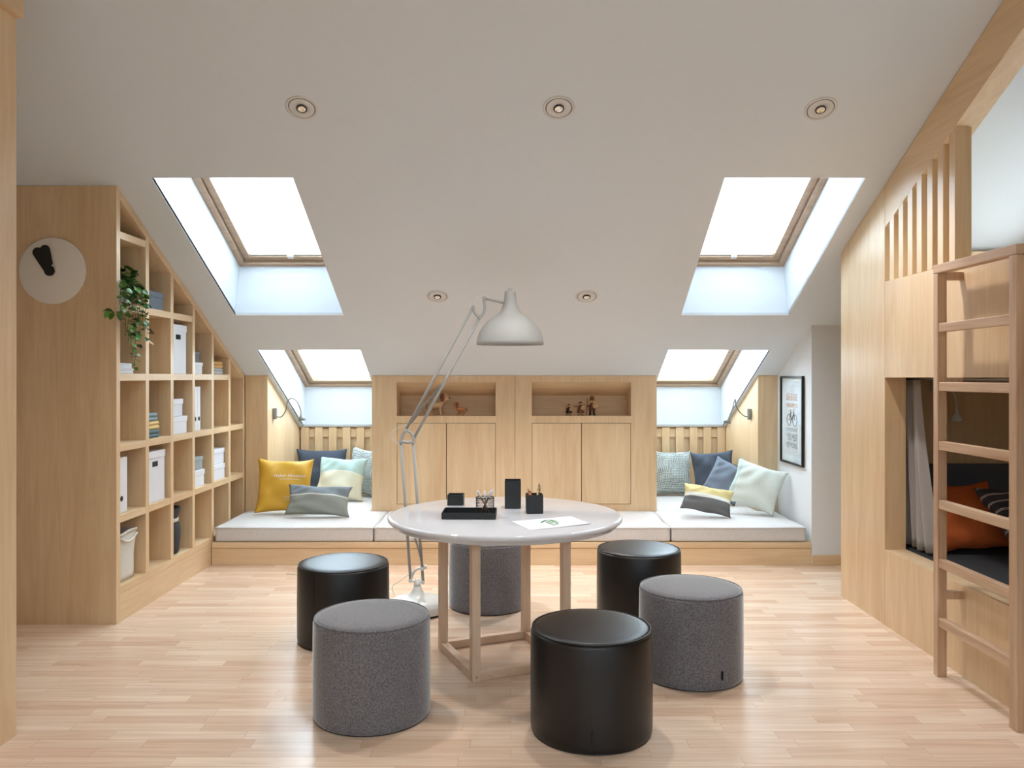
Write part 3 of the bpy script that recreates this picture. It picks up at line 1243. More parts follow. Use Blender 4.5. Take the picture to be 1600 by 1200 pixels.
# (target px x, drop, leaves)
for px, X, drop, nl in ((192, -2.21, .20, 13), (200, -2.20, .33, 20), (206, -2.17, .42, 22), (211, -2.19, .48, 25), (218, -2.20, .28, 16),
                        (224, -2.19, .25, 16), (229, -2.18, .30, 16), (214, -2.16, .22, 14), (196, -2.15, .30, 16), (222, -2.15, .17, 12), (188, -2.14, .22, 12)):
    vine(top + Vector((random.uniform(-.02, .03), random.uniform(-.03, .03), 0)), Vector((X, place_y(px, X), 0)), drop, nl, .042)
# the sprig reaching out to the left
sp0 = at(196, 482, 4.5)
pts = [top, Vector((-2.19, 4.60, 1.83)), at(190, 486, 4.49), at(178, 488, 4.43), at(172, 487, 4.41)]
st.tube(pts, .0016, 5)
for p, d in ((pts[3], Vector((-1, -.2, .5))), (pts[3], Vector((-.5, -.3, -1))), (pts[4], Vector((-1, 0, .2))), (pts[4], Vector((-.9, 0, -.9))), (pts[2], Vector((.2, -.4, 1))), (pts[2], Vector((-.3, -.3, -1)))):
    leaf(lv, p, d, .048)
# bushy crown
for k in range(150):
    a, b = random.uniform(0, 2 * math.pi), random.uniform(-.2, 1.3)
    rr = random.uniform(.03, .10)
    p = top + Vector((rr * math.cos(a) * math.cos(b) * .9 + .02, rr * math.sin(a) * math.cos(b) * 1.15, rr * math.sin(b) * 1.15 + .01))
    p.y = min(max(p.y, CELL[0][0] + .02), CELL[0][1] - .02)
    leaf(lv, p, Vector((math.cos(a) * .8 + .3, math.sin(a), random.uniform(-.5, .8))), random.uniform(.032, .05))
obj('foliage', lv, M['leaf'], t)
obj('vine_stem', st, M['stem'], t)

# clock on the panel
cpos = at(82.5, 423.5, YS0 - .012)
t = thing('wall_clock', 'round cream wall clock with two fat black hands on the shelf end panel', 'clock', cpos)
rm = Matrix.Translation(cpos) @ Matrix.Rotation(R(90), 4, 'X')
obj('dial', MB().lathe([(0, -.012), (.182, -.012), (.186, -.008), (.188, .000), (.186, .010), (.183, .012), (0, .012)], 96, (0, 0, 0), rm), M['clock'], t)


def pill(m, p0, p1, r0, r1, z0, z1):
    d = (p1 - p0)
    L = d.length
    d.normalize()
    s = Vector((-d.y, d.x))
    poly = []
    a0 = math.atan2(d.y, d.x)
    for k in range(13):
        a = a0 - math.pi / 2 + math.pi * k / 12
        poly.append((p1.x + r1 * math.cos(a), p1.y + r1 * math.sin(a)))
    for k in range(13):
        a = a0 + math.pi / 2 + math.pi * k / 12
        poly.append((p0.x + r0 * math.cos(a), p0.y + r0 * math.sin(a)))
    m.prism(poly, 'z', z0, z1, rm)


kpx = (YS0 - .03) / F


def cl(x, y):
    return Vector(((x - 82.5) * kpx, -(y - 423.5) * kpx))


m = MB()
pill(m, cl(80.5, 424), cl(61.5, 395), .028, .029, .014, .020)
obj('hour_hand', m, M['black'], t, bevel=.002)
m = MB()
pill(m, cl(80.5, 424), cl(74, 391.5), .028, .029, .021, .027)
mh = obj('minute_hand', m, M['black'], t, bevel=.002)
obj('pivot', MB().lathe([(0, .012), (.006, .012), (.006, .030), (0, .030)], 12, (cl(87, 416).x, cl(87, 416).y, 0), rm), M['white_plastic'], t)

# ------------------------------------------------------------ bunk bed on the right
XB = 2.118
XB2 = XB + .12
bk = thing('bunk_bed', 'built-in maple bunk bed with slatted upper guard on the right', 'bunk bed', (2.68, 3.4, 0))
YF, YO, YN, YE = 5.13, 4.53, 1.30, 1.20
e = .003
m = MB()
m.prism([(YO, 0), (YF, 0), (YF, zc(YF) - e), (YO, zc(YO) - e)], 'x', XB, XB2)
obj('front_panel', m, M['maple'], bk, bevel=.001)
m = MB().box(XB, XB2, YE, YO - .002, 1.40, 1.943)
obj('guard_panel', m, M['maple'], bk, bevel=.001)
m = MB().box(XB, XB2, YE, YO - .002, 0, .428)
obj('lower_panel', m, M['maple'], bk, bevel=.001)
m = MB()
m.prism([(YO - .002, zc(YO) - e), (YE, zc(YE) - e), (YE, zc(YE) - .245), (YO - .002, zc(YO) - .245)], 'x', XB, XB + .113)
obj('header_beam', m, M['maple_y'], bk, bevel=.001)
m = MB().box(XB, XB2, YE, YN, .43, 1.398)
obj('near_panel', m, M['maple'], bk, bevel=.001)
for y in (4.422, 4.319, 4.22, 4.124, 4.019, 3.92):
    mm = MB().prism([(y, 1.944), (y + .05, 1.944), (y + .05, zc(y + .05) - .246), (y, zc(y) - .246)], 'x', XB, XB + .067)
    obj('slat', mm, M['maple'], bk, bevel=.001)
mm = MB().prism([(3.815, 1.944), (3.865, 1.944), (3.865, zc(3.865) - .246), (3.815, zc(3.815) - .246)], 'x', XB, XB + .08)
obj('post', mm, M['maple'], bk, bevel=.001)
m = MB()
m.prism([(XB2, 0), (XRW - .003, 0), (XRW - .003, zc(5.05) - .004 - SL * .08), (XB2, zc(5.05) - .004 - SL * .08)], 'y', 5.05, YF)
obj('end_panel', m, M['maple'], bk)
obj('upper_platform', MB().box(XB2, XRW - .003, YE, 5.049, 1.402, 1.45), M['maple_y'], bk)
obj('lower_platform', MB().box(XB2, XRW - .003, YE, 5.049, .20, .24), M['maple_y'], bk)
obj('near_end_panel', MB().box(XB2, XRW - .003, YE, YE + .03, .0, 1.40), M['maple'], bk)
obj('back_panel', MB().box(XRW - .02, XRW - .004, YE + .03, 5.049, .24, 1.40), M['maple'], bk)

bmz = .43
bm_ = thing('bunk_mattress', 'dark bunk mattress behind the maple sill of the lower bunk', 'mattress', (2.73, 3.4, .24))
obj('cover', MB().box(XB2 + .004, XRW - .03, YE + .04, 5.04, .242, bmz), M['mattress_dark'], bm_, bevel=.02, seg=3)
um = thing('bunk_mattress', 'pale mattress lying on the upper platform of the bunk', 'mattress', (2.73, 3.4, 1.45))
obj('cover', MB().box(XB2 + .004, XRW - .03, YE + .04, 5.04, 1.452, 1.60), M['linen'], um, bevel=.02, seg=3)

hb = MB().box(XB2 + .05, XRW - .03, 4.975, 5.045, bmz + .002, .86)
tag(obj('headboard_cushion', hb, M['headboard'], bevel=.018, seg=3), 'long charcoal padded headboard cushion at the far end of the lower bunk', 'headboard')

# curtain
m = MB()
nu, nv = 90, 16
rows = []
for j in range(nv + 1):
    f = j / nv                       # 0 top .. 1 bottom
    z = 1.385 - f * (1.385 - .445)
    row = []
    for i in range(nu + 1):
        u = i / nu
        y = 4.66 - u * (.19 + .15 * f ** 1.3)
        x = XB2 + .050 + .024 * math.sin(u * 26 + .5 * f) * (.7 + .3 * f) + .01 * math.sin(u * 11 + 3 * f)
        row.append(m.bm.verts.new((x, y, z)))
    rows.append(row)
for A, B in zip(rows, rows[1:]):
    for i in range(nu):
        m.bm.faces.new([A[i], A[i + 1], B[i + 1], B[i]]).smooth = True
ct = thing('curtain', 'grey curtain gathered at the far side of the lower bunk opening', 'curtain', (XB2 + .05, 4.35, .445))
cu = obj('cloth', m, M['curtain'], ct)
so = cu.modifiers.new('solid', 'SOLIDIFY')
so.thickness = .003
m = MB().tube([(XB2 + .05, 4.70, 1.392), (XB2 + .05, YN + .1, 1.392)], .006, 8)
obj('curtain_rail', m, M['steel'], ct)


# ------------------------------------------------------------ cushions
def pil_pt(u, v, w_, h_, t_, side, c=.10, seed=0):
    x = w_ / 2 * u * (1 - c * (1 - v * v) * abs(u) ** 2)
    y = h_ / 2 * v * (1 - c * (1 - u * u) * abs(v) ** 2)
    k = max(0, (1 - u * u) * (1 - v * v)) ** .45
    wr = .010 * math.sin(5.2 * u + 2.1 * v + seed) * math.sin(3.3 * v - 1.7 * u + seed * 1.7) + .005 * math.sin(11 * u * v + 6 * (u - v) + seed)
    edge = .012 * math.sin(6 * (u + v) + seed) * (1 - k)
    return Vector((x, y, side * (t_ / 2 * k + wr * k) + edge))


def cushion(name, w_, h_, t_, mat, label, pos, yaw=0, tilt=15, roll=0, seed=0, piping=None, parts=None, group='scatter cushions in the nooks', c=.10, rest=.290):
    t = thing(name, label, 'cushion', (0, 0, 0), group)
    m = MB()
    N = 26
    for side in (1, -1):
        g = [[None] * (N + 1) for _ in range(N + 1)]
        for i in range(N + 1):
            for j in range(N + 1):
                u, v = -1 + 2 * i / N, -1 + 2 * j / N
                u = math.copysign(abs(u) ** .8, u)
                v = math.copysign(abs(v) ** .8, v)
                g[i][j] = m.bm.verts.new(pil_pt(u, v, w_, h_, t_, side, c, seed))
        for i in range(N):
            for j in range(N):
                m.bm.faces.new([g[i][j], g[i + 1][j], g[i + 1][j + 1], g[i][j + 1]]).smooth = True
    bmesh.ops.remove_doubles(m.bm, verts=m.bm.verts, dist=.0008)
    cov = obj('cover', m, mat, t)
    if piping:
        m = MB()
        loop = []
        for s in range(4):
            for k in range(14):
                f = -1 + 2 * k / 14
                u, v = ((f, -1), (1, f), (-f, 1), (-1, -f))[s]
                loop.append(pil_pt(u, v, w_ * 1.005, h_ * 1.005, t_, 1, c, seed))
        m.tube(loop, .004, 6, closed=True)
        obj('piping', m, piping, cov)
    if parts:
        parts(t, cov)
    mt = Matrix.Translation(pos) @ Matrix.Rotation(R(yaw), 4, 'Z') @ Matrix.Rotation(R(90 - tilt), 4, 'X') @ Matrix.Rotation(R(roll), 4, 'Z')
    low = min((mt @ v.co).z for v in cov.data.vertices)
    mt = Matrix.Translation((0, 0, rest - low)) @ mt
    t.matrix_world = mt
    return t


def cloth_mat(name, cols, curve=None, axis='y', bump=.3):
    """cols: list of (position in metres along the axis, colour), constant steps; curve bends the seams"""
    m, n, l, p = newmat(name)
    t = n.new('ShaderNodeTexCoord')
    s = n.new('ShaderNodeSeparateXYZ')
    l.new(t.outputs['Object'], s.inputs[0])
    v = s.outputs['Y' if axis == 'y' else 'X']
    other = s.outputs['X' if axis == 'y' else 'Y']

    def mt(op, a, b):
        q = n.new('ShaderNodeMath')
        q.operation = op
        for i, k in enumerate((a, b)):
            if isinstance(k, (int, float)):
                q.inputs[i].default_value = k
            else:
                l.new(k, q.inputs[i])
        return q.outputs[0]
    if curve:
        v = mt('ADD', v, mt('MULTIPLY', mt('MULTIPLY', other, other), curve))
    v = mt('ADD', v, .5)
    r = n.new('ShaderNodeValToRGB')
    r.color_ramp.interpolation = 'CONSTANT'
    el = r.color_ramp.elements
    while len(el) > 1:
        el.remove(el[-1])
    el[0].position = 0
    el[0].color = cols[0][1]
    for pos, c in cols[1:]:
        k = el.new(pos + .5)
        k.color = c
    l.new(v, r.inputs[0])
    nz = n.new('ShaderNodeTexNoise')
    nz.inputs['Scale'].default_value = 240
    nz.inputs['Detail'].default_value = 3
    l.new(t.outputs['Object'], nz.inputs['Vector'])
    mx = n.new('ShaderNodeMix')
    mx.data_type = 'RGBA'
    mx.blend_type = 'MULTIPLY'
    mx.inputs[0].default_value = .35
    l.new(r.outputs[0], mx.inputs[6])
    cr2 = n.new('ShaderNodeValToRGB')
    cr2.color_ramp.elements[0].position = .3
    cr2.color_ramp.elements[0].color = (.55, .55, .55, 1)
    cr2.color_ramp.elements[1].position = .6
    cr2.color_ramp.elements[1].color = (1, 1, 1, 1)
    l.new(nz.outputs['Fac'], cr2.inputs[0])
    l.new(cr2.outputs[0], mx.inputs[7])
    l.new(mx.outputs[2], p.inputs['Base Color'])
    p.inputs['Roughness'].default_value = .9
    p.inputs['Specular IOR Level'].default_value = .2
    bp = n.new('ShaderNodeBump')
    bp.inputs['Strength'].default_value = bump
    bp.inputs['Distance'].default_value = .001
    l.new(nz.outputs['Fac'], bp.inputs['Height'])
    l.new(bp.outputs[0], p.inputs['Normal'])
    return m


def check_mat():
    m, n, l, p = newmat('dotted weave')
    t = n.new('ShaderNodeTexCoord')
    mp = n.new('ShaderNodeMapping')
    mp.inputs['Rotation'].default_value = (0, 0, R(45))
    l.new(t.outputs['Object'], mp.inputs['Vector'])
    ck = n.new('ShaderNodeTexChecker')
    ck.inputs['Scale'].default_value = 95
    ck.inputs['Color1'].default_value = srgb(206, 212, 208)
    ck.inputs['Color2'].default_value = srgb(112, 122, 122)
    l.new(mp.outputs[0], ck.inputs['Vector'])
    l.new(ck.outputs['Color'], p.inputs['Base Color'])
    p.inputs['Roughness'].default_value = .9
    return m


M['yellow'] = plain('mustard satin', srgb(218, 166, 48), .55, noise=.06, nscale=7)
M['navy'] = plain('dark blue cotton', srgb(70, 78, 92), .9, noise=.12, nscale=300, bump=.2)
M['denim'] = plain('grey blue cotton', srgb(122, 132, 148), .9, noise=.12, nscale=300, bump=.2)
M['denim_edge'] = plain('dark blue piping', srgb(50, 56, 68), .9)
M['check'] = check_mat()
M['mint_cream'] = cloth_mat('mint over cream cotton', [(-.5, srgb(224, 222, 200)), (.058, srgb(250, 250, 246)), (.062, srgb(180, 204, 200))], curve=.9)
M['grey_band'] = cloth_mat('grey cloth with band', [(-.5, srgb(146, 150, 142)), (.028, srgb(206, 206, 198)), (.042, srgb(128, 136, 142))], curve=.25)
M['yellow_band'] = cloth_mat('yellow white and grey cloth', [(-.5, srgb(112, 112, 112)), (-.01, srgb(236, 236, 228)), (.02, srgb(226, 208, 150))])
M['mint_side'] = cloth_mat('pale mint cotton', [(-.5, srgb(196, 212, 208)), (-.145, srgb(222, 228, 220))], axis='x')
M['stripe'] = None


def stripes_mat():
    m, n, l, p = newmat('black cloth with fine white stripes')
    t = n.new('ShaderNodeTexCoord')
    s = n.new('ShaderNodeSeparateXYZ')
    l.new(t.outputs['Object'], s.inputs[0])
    q = n.new('ShaderNodeMath')
    q.operation = 'PINGPONG'
    q.inputs[1].default_value = .03
    l.new(s.outputs['Y'], q.inputs[0])
    d = n.new('ShaderNodeMath')
    d.operation = 'COMPARE'
    d.inputs[1].default_value = .004
    d.inputs[2].default_value = .0013
    l.new(q.outputs[0], d.inputs[0])
    mx = n.new('ShaderNodeMix')
    mx.data_type = 'RGBA'
    mx.inputs[6].default_value = srgb(34, 32, 34)
    mx.inputs[7].default_value = srgb(206, 186, 170)
    l.new(d.outputs[0], mx.inputs[0])
    l.new(mx.outputs[2], p.inputs['Base Color'])
    p.inputs['Roughness'].default_value = .9
    return m


M['stripe'] = stripes_mat()


def text_mesh(s, size, spacing=1.0):
    cu = bpy.data.curves.new('lettering', 'FONT')
    cu.body = s
    cu.size = size
    cu.align_x = 'CENTER'
    cu.align_y = 'CENTER'
    cu.space_character = spacing
    o = bpy.data.objects.new('lettering', cu)
    C.objects.link(o)
    dg = bpy.context.evaluated_depsgraph_get()
    me = bpy.data.meshes.new_from_object(o.evaluated_get(dg))
    bpy.data.objects.remove(o, do_unlink=True)
    return me


def yellow_text(t, cov):
    for s, sz, yo, xo in (('ceylon cinnamon', .034, .075, .04), ('cinnamomum verum', .017, .045, .04), ('a spice for tea', .014, -.10, .05), ('and for baking', .014, -.12, .05)):
        me = text_mesh(s, sz, 1.1)
        bm = bmesh.new()
        bm.from_mesh(me)
        for v in bm.verts:
            x, y = v.co.x + xo, v.co.y + yo
            # invert the cushion outline roughly
            u, w2 = x / .225, y / .225
            for _ in range(6):
                q = pil_pt(u, w2, .45, .45, .15, 1, .10, 1.3)
                u += (x - q.x) / .225
                w2 += (y - q.y) / .225
            q = pil_pt(u, w2, .45, .45, .15, 1, .10, 1.3)
            v.co = (q.x, q.y, q.z + .0016)
        mbx = MB()
        mbx.bm.free()
        mbx.bm = bm
        obj('lettering', mbx, M['paper'], cov)


cushion('cushion', .45, .45, .15, M['yellow'], 'mustard yellow square cushion at the left end of the bench', at(445, 759, 6.58), yaw=12, tilt=17, roll=-2, seed=1.3, parts=yellow_text)
cushion('cushion', .48, .44, .13, M['navy'], 'dark blue cushion behind the mint and cream one in the left nook', at(502, 742, 7.58), yaw=2, tilt=10, roll=0, seed=2.1)
cushion('cushion', .42, .44, .13, M['check'], 'dotted grey cushion in the left nook, half hidden by the cabinet', at(571, 739, 7.52), yaw=-38, tilt=8, roll=-2, seed=3.3)
cushion('cushion', .45, .40, .14, M['mint_cream'], 'mint and cream cushion in front of the dark blue one, left nook', at(533, 751, 7.24), yaw=-6, tilt=22, roll=-2, seed=4.4)
cushion('cushion', .51, .25, .13, M['grey_band'], 'small oblong grey cushion with a pale band leaning on the yellow cushion', at(498, 782, 6.38), yaw=4, tilt=24, roll=-3, seed=5.2)

cushion('cushion', .43, .42, .14, M['check'], 'dotted grey cushion in the right nook, half hidden by the cabinet', at(1047, 741, 7.55), yaw=8, tilt=12, roll=-2, seed=6.1)
cushion('cushion', .39, .43, .13, M['navy'], 'dark blue cushion standing at the back of the right nook', at(1115, 733, 7.34), yaw=-4, tilt=12, roll=4, seed=7.7)
cushion('cushion', .32, .34, .12, M['denim'], 'grey blue piped cushion between the dark blue and pale mint ones', at(1134, 746, 7.02), yaw=-14, tilt=18, roll=-26, seed=8.8, piping=M['denim_edge'])
cushion('cushion', .42, .38, .15, M['mint_side'], 'large pale mint cushion leaning at the right end of the bench', at(1181, 766, 6.54), yaw=-30, tilt=22, roll=-15, seed=9.4)
cushion('cushion', .40, .23, .12, M['yellow_band'], 'small oblong yellow and grey cushion at the front of the right nook', at(1105, 780, 6.40), yaw=-8, tilt=32, roll=-11, seed=10.5)

cushion('cushion', .42, .42, .15, M['orange'], 'rust orange cushion lying in the lower bunk', Vector((2.54, 4.50, .60)), yaw=-8, tilt=38, roll=6, seed=2.9, group='cushions in the lower bunk', rest=.434)
cushion('cushion', .54, .50, .16, M['stripe'], 'black cushion with fine white stripes in the lower bunk, in front of the orange one', Vector((2.80, 4.20, .62)), yaw=14, tilt=52, roll=-10, seed=5.9, group='cushions in the lower bunk', rest=.434)


# ------------------------------------------------------------ gooseneck reading lamps
def bez(pts, n=40):
    """smooth curve through points"""
    P = [Vector(p) for p in pts]
    P = [P[0] * 2 - P[1]] + P + [P[-1] * 2 - P[-2]]
    out = []
    seg = len(P) - 3
    per = max(3, n // seg)
    for i in range(seg):
        a, b, c, d = P[i:i + 4]
        for k in range(per):
            t = k / per
            out.append(.5 * ((2 * b) + (-a + c) * t + (2 * a - 5 * b + 4 * c - d) * t * t + (-a + 3 * b - 3 * c + d) * t ** 3))
    out.append(P[-2])
    return out


def cone_head(m, p, d, s=1.0):
    """lamp head with its neck at p opening towards d"""
    q = d.normalized().to_track_quat('Z', 'Y').to_matrix().to_4x4()
    mm = Matrix.Translation(p) @ q
    m.lathe([(0, -.004), (.008 * s, -.004), (.010 * s, .012 * s), (.014 * s, .022 * s), (.026 * s, .038 * s), (.031 * s, .052 * s), (.031 * s, .062 * s), (.027 * s, .062 * s), (.020 * s, .045 * s), (0, .040 * s)], 24, (0, 0, 0), mm)


def reading_lamp(bracket, pts, hd, label, group, axis, s=1.0, mat=None):
    mat = mat or M['steel']
    t = thing('reading_lamp', label, 'lamp', bracket, group)
    m = MB()
    bx, by, bz = bracket
    if axis == 'x-':
        m.box(bx - .03, bx, by - .02, by + .02, bz - .048, bz + .048)
    elif axis == 'x+':
        m.box(bx, bx + .03, by - .02, by + .02, bz - .048, bz + .048)
    else:
        m.box(bx - .02, bx + .02, by - .03, by, bz - .048, bz + .048)
    obj('bracket', m, mat, t, bevel=.004)
    obj('gooseneck', MB().tube(bez(pts), .0052, 8), mat, t)
    m = MB()
    cone_head(m, Vector(pts[-1]), hd, s)
    obj('lamp_shade', m, mat, t)
    return t


d0 = 6.89
reading_lamp(Vector((-2.044, d0, 1.09)), [at(431, 651, d0), at(440, 651, 6.88), at(447, 640, 6.86), at(449, 628, 6.85), at(455, 622.5, 6.84), at(463, 626, 6.83), at(469, 638, 6.82), at(470.5, 646, 6.82)],
             Vector((.12, 0, -1)), 'steel gooseneck reading lamp on the left nook wall', 'gooseneck reading lamps', 'x+')
d0 = 6.92
reading_lamp(Vector((2.078, d0, 1.085)), [at(1170, 651, d0), at(1163, 650, 6.90), at(1155, 643, 6.87), at(1150, 633, 6.84), at(1148.5, 624, 6.80), at(1146.5, 629, 6.78), at(1144, 640, 6.77), at(1139.5, 650, 6.76)],
             Vector((-.35, 0, -1)), 'steel gooseneck reading lamp on the right nook wall', 'gooseneck reading lamps', 'x-')
yb_ = 5.048
reading_lamp(at(1458, 600, yb_), [at(1461, 600, yb_ - .03), at(1472, 601, 4.97), at(1482, 605, 4.94), at(1491, 617, 4.93), at(1494.5, 632, 4.92), at(1495, 642, 4.92)],
             Vector((.02, 0, -1)), 'steel gooseneck reading lamp inside the lower bunk', 'gooseneck reading lamps', 'y', 1.05, M['lamp_white'])

# ------------------------------------------------------------ ladder
ld = thing('bunk_ladder', 'oak ladder with seven rungs standing against the bunk bed', 'ladder', (2.01, 3.46, 0))
XLd = 1.995
obj('stile', MB().box(XLd, XLd + .044, 3.738, 3.778, 0, 1.887), M['ash'], ld, bevel=.003)
obj('stile', MB().box(XLd, XLd + .044, 3.155, 3.205, 0, 1.887), M['ash'], ld, bevel=.003)
obj('top_rail', MB().box(XLd - .001, XLd + .045, 3.153, 3.780, 1.888, 1.929), M['ash_y'], ld, bevel=.003)
for k in range(1, 7):
    z = 1.929 - .275 * k
    obj('rung', MB().box(XLd + .004, XLd + .036, 3.205, 3.738, z - .042, z), M['ash_y'], ld, bevel=.003)
for z in (1.895, 1.40, .40):
    for y in (3.742, 3.165):
        obj('bracket', MB().box(XLd + .044, XB - .0005, y, y + .035, z - .038, z), M['ash'], ld, bevel=.002)

# ------------------------------------------------------------ framed poster
XPW = 2.245
py0, py1, pz0, pz1 = 6.11, 6.61, .712, 1.412
ps = thing('framed_poster', 'black framed bicycle poster on the white wall above the bench end', 'poster', (XPW, (py0 + py1) / 2, pz0))
m = MB()
fw, ft = .016, .022
m.box(XPW - ft, XPW - .001, py0, py0 + fw, pz0, pz1)
m.box(XPW - ft, XPW - .001, py1 - fw, py1, pz0, pz1)
m.box(XPW - ft, XPW - .001, py0 + fw, py1 - fw, pz0, pz0 + fw)
m.box(XPW - ft, XPW - .001, py0 + fw, py1 - fw, pz1 - fw, pz1)
obj('frame', m, M['black'], ps, bevel=.0015)
prt = obj('print', MB().box(XPW - .008, XPW - .004, py0 + fw, py1 - fw, pz0 + fw, pz1 - fw), M['paper'], ps)
M['print_orange'] = plain('orange print', srgb(226, 138, 84), .7)
M['print_grey'] = plain('grey blue print', srgb(132, 146, 160), .7)
M['print_ink'] = plain('dark print', srgb(70, 72, 78), .7)
M['print_tint'] = plain('poster tint', srgb(228, 226, 230), .7)
obj('tint', MB().box(XPW - .0085, XPW - .008, py0 + .06, py1 - .06, pz0 + .07, pz1 - .07), M['print_tint'], prt)
ymid = (py0 + py1) / 2


def poster_text(s, size_w, z, hgt, mat):
    me = text_mesh(s, .1)
    bm = bmesh.new()
    bm.from_mesh(me)
    xs = [v.co.x for v in bm.verts]
    ys = [v.co.y for v in bm.verts]
    sx = size_w / (max(xs) - min(xs))
    sy = hgt / (max(ys) - min(ys))
    mx_, my_ = (max(xs) + min(xs)) / 2, (max(ys) + min(ys)) / 2
    for v in bm.verts:
        # seen from the room the text runs from far (left) to near (right)
        v.co = (XPW - .0095, ymid - (v.co.x - mx_) * sx, z + (v.co.y - my_) * sy)
    q = MB()
    q.bm.free()
    q.bm = bm
    obj('lettering', q, mat, prt)


poster_text('LIFE IS LIKE', .24, 1.245, .055, M['print_orange'])
poster_text('RIDING A BICYCLE', .24, 1.180, .032, M['print_orange'])
poster_text('TO KEEP YOUR BALANCE', .24, .985, .026, M['print_grey'])
poster_text('YOU MUST', .24, .925, .060, M['print_grey'])
poster_text('KEEP MOVING', .24, .862, .045, M['print_grey'])
m = MB()
xx = XPW - .010
for yy in (ymid + .065, ymid - .065):
    m.tube([(xx, yy + .046 * math.cos(a * math.pi / 16), 1.062 + .046 * math.sin(a * math.pi / 16)) for a in range(32)], .0022, 4, closed=True)
k = lambda a, b: (xx, ymid - a, 1.062 + b)
for seg in ([(-.065, 0), (-.03, .06), (.045, .06), (-.005, 0), (-.065, 0)], [(-.005, 0), (-.035, .075)], [(.065, 0), (.04, .085), (.06, .095)], [(-.05, .077), (-.02, .077)]):
    m.tube([k(*p) for p in seg], .002, 4)
obj('bicycle_drawing', m, M['print_ink'], prt)
obj('pane', MB().box(XPW - .0145, XPW - .013, py0 + fw, py1 - fw, pz0 + fw, pz1 - fw), M['glass'], ps)

# ------------------------------------------------------------ round table
TX, TY, TZ, TR = -.028, 4.0, .72, .582
tb = thing('round_table', 'round white gloss table on an open birch cube frame', 'table', (TX, TY, 0))
prof = [(0, TZ), (TR - .016, TZ), (TR - .006, TZ - .002), (TR - .001, TZ - .008), (TR, TZ - .014), (TR - .002, TZ - .020), (TR - .010, TZ - .027),
        (TR - .018, TZ - .032), (TR - .022, TZ - .040), (TR - .026, TZ - .044), (0, TZ - .044)]
obj('tabletop', MB().lathe(prof, 128, (TX, TY, 0)), M['table'], tb)
Apt, Bpt, Cpt, Dpt = Vector((-.177, 3.671)), Vector((-.377, 4.137)), Vector((.093, 4.338)), Vector((.293, 3.872))
ctr = (Apt + Bpt + Cpt + Dpt) / 4
ang = math.atan2((Dpt - Apt).y, (Dpt - Apt).x)
hs = .5075 / 2
TM = Matrix.Translation((ctr.x, ctr.y, 0)) @ Matrix.Rotation(ang, 4, 'Z')
th = .04
for sx in (-1, 1):
    for sy in (-1, 1):
        x0, x1 = sorted((sx * hs, sx * (hs - th)))
        y0, y1 = sorted((sy * hs, sy * (hs - th)))
        obj('leg', MB().box(x0, x1, y0, y1, 0, TZ - .0445, TM), M['birch'], tb, bevel=.0015)
for s in (-1, 1):
    y0, y1 = sorted((s * hs, s * (hs - th)))
    g = .0008
    obj('floor_rail', MB().box(-hs + th + g, hs - th - g, y0 + g, y1 - g, 0.001, th, TM), M['birch_x'], tb, bevel=.0015)
    obj('floor_rail', MB().box(y0 + g, y1 - g, -hs + th + g, hs - th - g, 0.001, th, TM), M['birch_x'], tb, bevel=.0015)
    obj('top_rail', MB().box(-hs + th + g, hs - th - g, y0 + g, y1 - g, TZ - .085, TZ - .046, TM), M['birch_x'], tb, bevel=.0015)
    obj('top_rail', MB().box(y0 + g, y1 - g, -hs + th + g, hs - th - g, TZ - .085, TZ - .046, TM), M['birch_x'], tb, bevel=.0015)
# dowel plugs at the front corner
m = MB()
for (lx_, ly_, ax) in ((-hs + .02, -hs - .0005, 'y'), (-hs - .0005, -hs + .02, 'x')):
    rot = Matrix.Rotation(R(90), 4, 'X') if ax == 'y' else Matrix.Rotation(R(-90), 4, 'Y')
    m.lathe([(0, -.001), (.006, -.001), (.006, .0006), (0, .0006)], 14, (0, 0, 0), TM @ Matrix.Translation((lx_, ly_, .022)) @ rot)
obj('dowel', m, M['brush_wood'], tb)


# ------------------------------------------------------------ things on the table
def open_box(name, x0, x1, y0, y1, h, label, cat, yaw=0, wall=.004, group=None, z=TZ, base=None):
    c = Vector(((x0 + x1) / 2, (y0 + y1) / 2, z))
    t = thing(name, label, cat, (0, 0, 0), group)
    a, b = (x1 - x0) / 2, (y1 - y0) / 2
    m = MB()
    o_ = [(-a, -b), (a, -b), (a, b), (-a, b)]
    i_ = [(-a + wall, -b + wall), (a - wall, -b + wall), (a - wall, b - wall), (-a + wall, b - wall)]
    L = [[m.bm.verts.new((p[0], p[1], zz)) for p in q] for q, zz in ((o_, .0008), (o_, h), (i_, h), (i_, .004))]
    m.bm.faces.new(L[0][::-1])
    m.bm.faces.new(L[3])
    for A, B in zip(L, L[1:]):
        for i in range(4):
            m.bm.faces.new([A[i], A[(i + 1) % 4], B[(i + 1) % 4], B[i]])
    obj('body', m, M['black_plastic'], t, bevel=.0015)
    t.location = c
    t.rotation_euler = (0, 0, R(yaw))
    return t


open_box('desk_box', -.336, -.251, 4.25, 4.33, .056, 'small open black box on the table behind the flat tray', 'box', yaw=-2)
open_box('desk_tray', -.331, -.070, 3.832, 3.992, .032, 'flat black tray on the white table under the mesh cup', 'tray', yaw=-1)
tbx = open_box('desk_box', -.031, .053, 4.146, 4.226, .146, 'tall narrow black box in the middle of the white table', 'box', yaw=0)
open_box('pencil_cup', .078, .160, 3.99, 4.07, .094, 'square black pencil cup at the right of the tall box', 'pencil cup', yaw=4)


